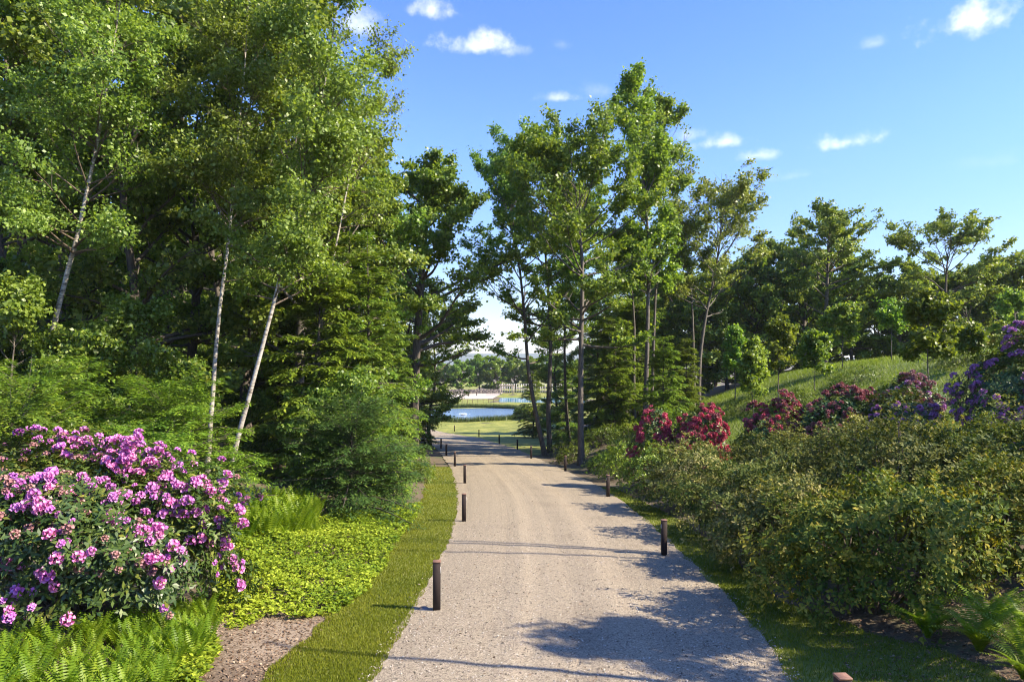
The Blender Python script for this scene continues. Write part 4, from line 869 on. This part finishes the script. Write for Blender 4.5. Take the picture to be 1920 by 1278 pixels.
for k, (x, y, L_, lab) in enumerate([(7.75, 11.0, 1.05, 'uppermost large fern at the lower right corner'), (7.05, 10.3, .95, 'large fern in the lower right corner beside the lawn patch'), (7.8, 10.3, .95, 'large fern at the right picture edge in the lower right corner'), (7.3, 9.7, .9, 'broad fern in front of the other ferns in the lower right corner'), (6.75, 11.1, .95, 'left fern of the lower right corner, at the foot of the nearest shrub'), (6.9, 9.2, .8, 'lowest fern in the lower right corner, cut by the picture edge')]):
    v, f, t = fern_arrays(640 + k, 30, L_, rngf, .8, 26, .115)
    o = link('fern', mesh_np('fern', v, [f], G['fern'], {'tint': t}), None, (x, y, float(ground(x, y)))); tag(o, lab, 'fern', 'ferns in the lower right corner')

def ground_cover(name, pts, label, seed, hfun, leaf=(.09, .055), per=7):
    rng = np.random.default_rng(seed); n = len(pts); z = ground(pts[:, 0], pts[:, 1]) + hfun(pts[:, 0], pts[:, 1]) * rng.uniform(.55, 1.05, n)
    P = np.stack([pts[:, 0], pts[:, 1], z], -1); i = np.repeat(np.arange(n), per); a = np.tile(np.arange(per) * 2.4, n) + np.repeat(rng.uniform(0, 6.28, n), per)
    lay = np.tile(np.arange(per) % 2, n); A = np.stack([np.cos(a), np.sin(a), .25 + .3 * lay + rng.normal(size=len(i)) * .2], -1); Nn = norm(UP + rnd_dirs(len(i), rng) * .5); sz = rng.uniform(.7, 1.2, len(i))
    V, q = leaves(P[i] + rng.normal(size=(len(i), 3)) * .02, A, Nn, leaf[0] * sz, leaf[1] * sz, rng, .15)
    tn = SNoise(seed, 1.5, 8, 2)(pts); tint = np.clip(.46 + .17 * rng.normal(size=len(i)) + .14 * lay + .2 * tn[i], 0, 1)
    o = link(name, mesh_np(name, V, [q], G['cover'], {'tint': np.repeat(tint, 4)})); tag(o, label, 'ground cover', kind='stuff')
_hc = SNoise(71, 1.1, 8, 2)
_hc2 = SNoise(74, 3.2, 10, 2)
hcov = lambda x, y: .25 + .12 * _hc(np.stack([x, y], -1)) + .09 * _hc2(np.stack([x, y], -1))
ground_cover('ground_cover', in_px_poly([(405, 1165), (395, 1080), (440, 1020), (560, 1000), (640, 960), (790, 950), (775, 985), (755, 1010), (715, 1075), (690, 1110), (640, 1150), (560, 1168), (500, 1160), (440, 1185)], 6800, 72), 'yellow green ground cover carpet left of the grass verge', 701, hcov)
ground_cover('ground_cover', in_px_poly([(270, 1290), (320, 1225), (400, 1205), (412, 1230), (370, 1300)], 700, 73), 'small yellow green ground cover patch beside the lower left ferns', 702, lambda x, y: .16 + 0 * x)

def blades(name, pts, h, w, mat, label, seed, cat='grass', bend=.5, tb=.5, tn_f=1.2):
    rng = np.random.default_rng(seed); n = len(pts); P = np.stack([pts[:, 0], pts[:, 1], ground(pts[:, 0], pts[:, 1]) + .018], -1)
    a = rng.uniform(0, 6.28, n); s = np.stack([np.cos(a), np.sin(a), 0 * a], -1); hh = h * rng.uniform(.6, 1.25, n); w = w * np.ones(n)
    b = rnd_dirs(n, rng) * np.array([1, 1, 0]) * bend; tip = P + (UP + b) * hh[:, None]
    V = np.stack([P - s * w[:, None] / 2, P + s * w[:, None] / 2, tip], 1).reshape(-1, 3); f = np.arange(n * 3).reshape(-1, 3)
    t = np.clip(tb + .16 * rng.normal(size=n) + .16 * SNoise(seed, tn_f, 8, 2)(pts), 0, 1)
    o = link(name, mesh_np(name, V, [f], mat, {'tint': np.repeat(t, 3)})); tag(o, label, cat, kind='stuff'); return o
def strip_points(n, y0, y1, fl, fr, seed, p=2.0):
    rng = np.random.default_rng(seed); u = rng.random(n); y = (y0 ** (1 - p) + u * (y1 ** (1 - p) - y0 ** (1 - p))) ** (1 / (1 - p)); l, r = fl(y), fr(y)
    return np.stack([l + (r - l) * rng.random(n), y], -1)
pv = strip_points(75000, 8.3, 46, lambda y: verge_l(y) - .12, lambda y: road_l(y) + .02 + np.abs(wob(y, 9, .06, .05)), 81)
blades('lawn_grass', pv, .055, .0075 + .0008 * pv[:, 1], G['grass'], 'mown sunlit grass along the left edge of the drive', 811, tn_f=1.6)
pv = strip_points(32000, 8.0, 34, lambda y: road_r(y) - .02 + wob(y, 8, .06, .05), verge_r, 82)
blades('lawn_grass', pv, .06, .0075 + .0008 * pv[:, 1], G['grass'], 'grass strip along the right edge of the drive', 812, tn_f=1.6, tb=.42)
rngm = np.random.default_rng(83); hp = np.stack([rngm.uniform(5, 48, 90000), rngm.uniform(24, 74, 90000)], -1); sh = hp[:, 0] - road_r(hp[:, 1]); hp = hp[(sh > 5.5) & (sh < 42)]
blades('meadow_grass', hp, .32, .035, G['meadow'], 'long sunlit grass covering the hill on the right', 813, bend=.9, tn_f=.35)

def litter(name, pts, label, seed):
    rng = np.random.default_rng(seed); n = len(pts); P = np.stack([pts[:, 0], pts[:, 1], ground(pts[:, 0], pts[:, 1]) + (.10 if seed == 823 else .028)], -1)
    V, q = leaves(P, rnd_dirs(n, rng) * np.array([1, 1, .15]), norm(UP + rnd_dirs(n, rng) * .5), rng.uniform(.025, .08, n), rng.uniform(.015, .045, n), rng, .2)
    m = leaf_mat('dead_leaves', [(0, (.06, .04, .025)), (.5, (.20, .13, .08)), (1, (.42, .32, .22))], .05, rough=.8, spec=.1)
    o = link(name, mesh_np(name, V, [q], m, {'tint': np.repeat(rng.random(n), 4)})); tag(o, label, 'leaf litter', kind='stuff')
litter('leaf_litter', strip_points(5000, 8.3, 14, lambda y: road_l(y) - 4.2, lambda y: road_l(y) - 1.35, 86), 'dry leaf litter on the bare soil between ferns and grass verge', 821)
litter('leaf_litter', strip_points(9000, 8.3, 60, lambda y: road_r(y) + 1.0, lambda y: road_r(y) + 5, 87), 'dry leaves on the ground under the right bank shrubs', 822)

litter('leaf_litter', strip_points(500, 8.3, 40, road_l, road_r, 88), 'scattered dry leaves on the gravel drive', 823)

# ------------------------------------------------------------------ bollards
M_STEEL = plain_mat('weathered_steel', (.022, .012, .009), .8, .35, 14)
M_CAP = plain_mat('rusty_cap', (.20, .105, .07), .7, .25, 20)
M_LENS = plain_mat('lamp_lens', (.75, .74, .70), .3, .05, 5)
def box(x0, x1, y0, y1, z0, z1, bev=.006):
    """a box with chamfered vertical edges and top"""
    c = bev; ring = [(x0 + c, y0), (x1 - c, y0), (x1, y0 + c), (x1, y1 - c), (x1 - c, y1), (x0 + c, y1), (x0, y1 - c), (x0, y0 + c)]
    cx, cy_ = (x0 + x1) / 2, (y0 + y1) / 2; V = []
    for z, k in ((z0, 1), (z1 - c, 1), (z1, 1 - 2 * c / (x1 - x0))): V += [(cx + (x - cx) * k, cy_ + (y - cy_) * k, z) for x, y in ring]
    Fq = [[r * 8 + j, r * 8 + (j + 1) % 8, r * 8 + 8 + (j + 1) % 8, r * 8 + 8 + j] for r in range(2) for j in range(8)]
    return np.array(V), np.array(Fq), np.array([[16 + j for j in range(8)], [7 - j for j in range(8)]])
def box_mesh(name, mat, *a):
    V, q, o = box(*a); return mesh_np(name, V, [q, o], mat)
B_POST = box_mesh('post', M_STEEL, -.072, .072, -.072, .072, -.1, .975)
B_CAP = box_mesh('cap', M_CAP, -.077, .077, -.077, .077, .977, 1.0, .004)
B_LENS_L = box_mesh('light_slot', M_LENS, .0725, .080, -.02, .02, .76, .88, .002)
B_LENS_R = box_mesh('light_slot', M_LENS, -.080, -.0725, -.02, .02, .76, .88, .002)
bol_l = [(819, 1147), (870, 979), (871.5, 907), (853, 875), (837, 855), (827, 841.5), (808, 830)]
bol_r = [(1245, 1044), (1140, 932), (1060, 884), (996, 860), (970, 843), (936, 832), (898, 818.7), (852, 808.5)]
ordn = ['nearest', 'second', 'third', 'fourth', 'fifth', 'sixth', 'seventh', 'eighth', 'ninth']
def bollard(p, rz, lens, lab):
    r = empty('bollard', p, rz); tag(r, lab, 'bollard', 'steel bollards lining the drive')
    po = link('post', B_POST, r); link('cap', B_CAP, r); link('light_slot', lens, po)
for k, (px, py) in enumerate(bol_l): bollard(at(px, py), rr.uniform(-.08, .08), B_LENS_L, f'dark rusty steel bollard, {ordn[k]} along the left edge of the drive')
bollard((3.71, 7.66, float(ground(3.71, 7.66))), .05, B_LENS_R, 'rusty steel bollard of which only the cap shows at the bottom picture edge')
for k, (px, py) in enumerate(bol_r): bollard(at(px, py), rr.uniform(-.08, .08), B_LENS_R, f'dark rusty steel bollard, {ordn[k + 1]} along the right edge of the drive')

# stone by the nearest left bollard
def stone(name, p, r, seed, label):
    rng = np.random.default_rng(seed); n = SNoise(seed, 2.2, 8, 3); V, q = [], []
    th = np.linspace(.02, math.pi - .02, 9); ph = np.linspace(0, 2 * math.pi, 14, endpoint=False)
    for t in th:
        for f in ph: V.append((math.sin(t) * math.cos(f), math.sin(t) * math.sin(f), math.cos(t)))
    V = np.array(V); V = V * (1 + .16 * n(V))[:, None] * np.array(r); V[:, 2] = np.maximum(V[:, 2], -r[2] * .5)
    q = [[a * 14 + b_, a * 14 + (b_ + 1) % 14, (a + 1) * 14 + (b_ + 1) % 14, (a + 1) * 14 + b_] for a in range(8) for b_ in range(14)]
    o = link(name, mesh_np(name, V, [np.array(q)], plain_mat('grey_stone', (.16, .155, .15), .85, .3, 12)), None, (p[0], p[1], p[2] + r[2] * .4)); tag(o, label, 'stone')
stone('stone', at(794, 1146), (.12, .09, .06), 91, 'flat grey stone beside the nearest left bollard')

# loose pebbles of the drive close to the camera
def pebbles():
    rng = np.random.default_rng(95); pts = strip_points(6000, 8.3, 24, lambda y: road_l(y) - .18, lambda y: road_r(y) + .18, 96, 2.4); n = len(pts)
    c = (road_l(pts[:, 1]) + road_r(pts[:, 1])) / 2; w = (road_r(pts[:, 1]) - road_l(pts[:, 1])) / 2
    z = ground(pts[:, 0], pts[:, 1]) + .045 + .05 * np.clip(1 - ((pts[:, 0] - c) / w) ** 2, 0, 1)
    base = np.array([[1, 0, 0], [0, 1, 0], [-1, 0, 0], [0, -1, 0], [0, 0, .7], [0, 0, -.5]], float); s = rng.uniform(.008, .021, n)
    a = rng.uniform(0, 6.28, n); jit = rng.uniform(.7, 1.3, (n, 6, 1)); B = base[None] * jit * s[:, None, None]
    X = B[..., 0] * np.cos(a)[:, None] - B[..., 1] * np.sin(a)[:, None]; Y = B[..., 0] * np.sin(a)[:, None] + B[..., 1] * np.cos(a)[:, None]
    V = np.stack([X + pts[:, :1], Y + pts[:, 1:], B[..., 2] + z[:, None]], -1).reshape(-1, 3)
    f = np.array([[0, 1, 4], [1, 2, 4], [2, 3, 4], [3, 0, 4], [1, 0, 5], [2, 1, 5], [3, 2, 5], [0, 3, 5]]); Fq = (f[None] + np.arange(n)[:, None, None] * 6).reshape(-1, 3)
    m = leaf_mat('loose_gravel', [(0, (.10, .085, .07)), (.5, (.33, .275, .225)), (1, (.60, .54, .47))], 0.0, rough=.9, spec=.2)
    o = link('gravel_stones', mesh_np('gravel_stones', V, [Fq], m, {'tint': np.repeat(rng.random(n), 6)})); tag(o, 'loose beige gravel scattered over the drive', 'gravel', kind='stuff')
pebbles()

# ------------------------------------------------------------------ the far end: pond edge, yard, wall, pergola, trees
FT = [(-48, 262, 1.0), (-34, 268, .95), (-26, 262, .82), (-19, 258, .92), (-12.5, 264, 1.0), (-5.5, 260, 1.02), (1, 266, .95), (8, 258, .9), (15, 264, 1.0), (23, 256, .95), (31, 262, 1.05), (40, 256, 1.0), (50, 262, 1.1), (60, 250, 1.0), (-62, 262, 1.1)]
for k, (x, y, sc) in enumerate(FT):
    place('far_tree', PROTO['far'], (x, y, float(ground(x, y)) - .6), 'round green tree in the row beyond the pond and pool', 'tree', 'tree row beyond the pool', rr.uniform(0, 6.28), (sc, sc, sc * rr.uniform(.85, 1.0)))
M_WALL = plain_mat('field_stone', (.20, .17, .145), .9, .4, 1.2)
M_WOOD = plain_mat('weathered_wood', (.42, .35, .27), .85, .25, 6)
def boxed(name, mat, dims, loc, label, cat, group=None):
    o = link(name, box_mesh(name, mat, *dims), None, loc); tag(o, label, cat, group); return o
def stone_wall():
    root = empty('stone_wall', (0, 246, float(ground(0, 246)))); tag(root, 'low dark field stone wall behind the gravel yard', 'wall'); rng = np.random.default_rng(97)
    x = -34.0; meshes = [box_mesh('stone', M_WALL, -.5, .5, -.35, .35, 0, .5, .06) for _ in range(1)]
    for row in range(3):
        x = -34 + rng.uniform(0, .6)
        while x < -4:
            w = rng.uniform(.7, 1.5); o = link('stone', meshes[0], root, (x + w / 2, rng.uniform(-.06, .06), row * .48 - .05)); o.scale = (w * .97, 1, rng.uniform(.9, 1.0)); x += w
stone_wall()
def pergola():
    p = col_at(950, 236); root = empty('pergola', p); tag(root, 'small wooden pergola at the head of the pool', 'pergola')
    for x in (-2.2, 2.2):
        for y in (-1.5, 1.5): link('post', box_mesh('post', M_WOOD, x - .16, x + .16, y - .16, y + .16, -.1, 2.9, .02), root)
    for y in (-1.5, 1.5): link('beam', box_mesh('beam', M_WOOD, -2.8, 2.8, y - .12, y + .12, 2.9, 3.2, .02), root)
    for k in range(9): x = -2.5 + k * .625; link('rafter', box_mesh('rafter', M_WOOD, x - .07, x + .07, -2.1, 2.1, 3.2, 3.4, .02), root)
pergola()
def rail_fence(name, xa, ya, xb, yb, n, h, label, mat, rails=(.5, .95), pw=.08):
    root = empty(name, (xa, ya, float(ground(xa, ya)))); tag(root, label, 'fence'); z0 = float(ground(xa, ya))
    pm = box_mesh('post', mat, -pw, pw, -pw, pw, -.2, h, .01); L_ = math.hypot(xb - xa, yb - ya); ang = math.atan2(yb - ya, xb - xa)
    for k in range(n):
        t = k / (n - 1); x, y = xa + (xb - xa) * t, ya + (yb - ya) * t; link('post', pm, root, (x - xa, y - ya, float(ground(x, y)) - z0))
    for r in rails:
        o = link('rail', box_mesh('rail', mat, 0, L_, -.03, .03, r * h - .05, r * h + .05, .005), root); o.rotation_euler = (0, 0, ang)
M_PALEW = plain_mat('pale_posts', (.62, .57, .50), .85, .2, 4)
rail_fence('post_fence', -3.5, 248, 18, 248, 26, 3.4, 'row of tall pale vine posts behind the pool', M_PALEW, (.6, .98), .13)
rail_fence('rail_fence', -24, 190, -3.6, 188, 15, 1.2, 'thin brown post fence along the grass between pond and yard', plain_mat('brown_post', (.16, .10, .06), .9, .3, 5), (.9,), .06)
for k in range(6):
    x = -25 + k * 2.6; p = (x, 226 + (k % 3) * 3, float(ground(x, 226 + (k % 3) * 3)))
    r = empty('bollard', p); tag(r, 'tiny dark bollard on the pale gravel yard beyond the pond', 'bollard', 'bollards on the far yard'); link('post', B_POST, r); link('cap', B_CAP, r); r.scale = (1.8, 1.8, 1.2)
# reeds and shrubs round the pond
def reeds():
    rng = np.random.default_rng(98); n = 16000; t = rng.uniform(0, 2 * math.pi, n); k = 1.02 + np.abs(rng.normal(size=n)) * .05
    pts = np.stack([PX + PRX * k * np.cos(t), PY + PRY * k * np.sin(t)], -1)
    m = leaf_mat('reed_blades', [(0, (.03, .06, .014)), (.5, (.06, .10, .02)), (1, (.13, .16, .04))], .25)
    hts = np.where(np.sin(t) > 0, .75, .45); blades('pond_reeds', pts, 1, .08, m, 'dark green reeds fringing the pond', 814, 'reeds', .35)
    o = bpy.data.objects['pond_reeds']; 
reeds()
for k, (px, d, r_, h_, lab) in enumerate([(985, 136, 2.3, 2.4, 'leafy shrub at the right bank of the pond, left one of two'), (1008, 132, 2.5, 2.7, 'leafy shrub at the right bank of the pond beside the leaning trunk'), (1040, 128, 2.8, 3.0, 'leafy shrub right of the pond behind the leaning trunks')]):
    x = (px - 960) / F * d; zf = on_slope(x, d); parts, _ = shrub_parts(560 + k, r_, r_, h_, 700, 6, (.34, .2), G['sapling'], .2, 4, .3, .6, 16, zfun=zf)
    place('pond_shrub', parts, (x, d, float(ground(x, d))), lab, 'shrub', 'shrubs beside the pond')
# fountain: a ring of falling drops over a float
def fountain():
    x, y = (868 - 960) / F * 148, 148.0; root = empty('fountain', (x, y, POND_Z)); tag(root, 'small white water fountain bubbling in the pond', 'fountain'); rng = np.random.default_rng(99)
    n = 420; a = rng.uniform(0, 6.28, n); t = rng.random(n); v = rng.uniform(.5, 1.3, n); R_ = v * t * 1.3; z = v * (2.6 * t - 2.5 * t * t) * .55 + .03
    P = np.stack([R_ * np.cos(a), R_ * np.sin(a), z], -1); Nn = rnd_dirs(n, rng); A = rnd_dirs(n, rng); s = np.full(n, .085)
    V, q = leaves(P, A, Nn, s, s * .8, rng); m = plain_mat('white_water', (.85, .88, .92), .4, .05, 3)
    o = link('spray', mesh_np('spray', V, [q], m), root); o['kind'] = 'stuff'
    link('float', box_mesh('float', plain_mat('black_float', (.03, .03, .03), .6), -.4, .4, -.4, .4, -.1, .1, .1), root)
fountain()

# ------------------------------------------------------------------ haze
def haze():
    m, nt, out = new_mat('haze_air'); v = nd(nt, 'ShaderNodeVolumePrincipled'); v.inputs['Color'].default_value = (.82, .90, 1.0, 1); v.inputs['Density'].default_value = .00011; v.inputs['Anisotropy'].default_value = 0.0
    nt.links.new(v.outputs[0], out.inputs['Volume'])
    me = box_mesh('haze', m, -6000, 6000, -600, 6000, CAM_Z - 16, CAM_Z + 160, .5); o = link('haze', me); tag(o, 'pale blue air over the distant hills', kind='stuff')
haze()
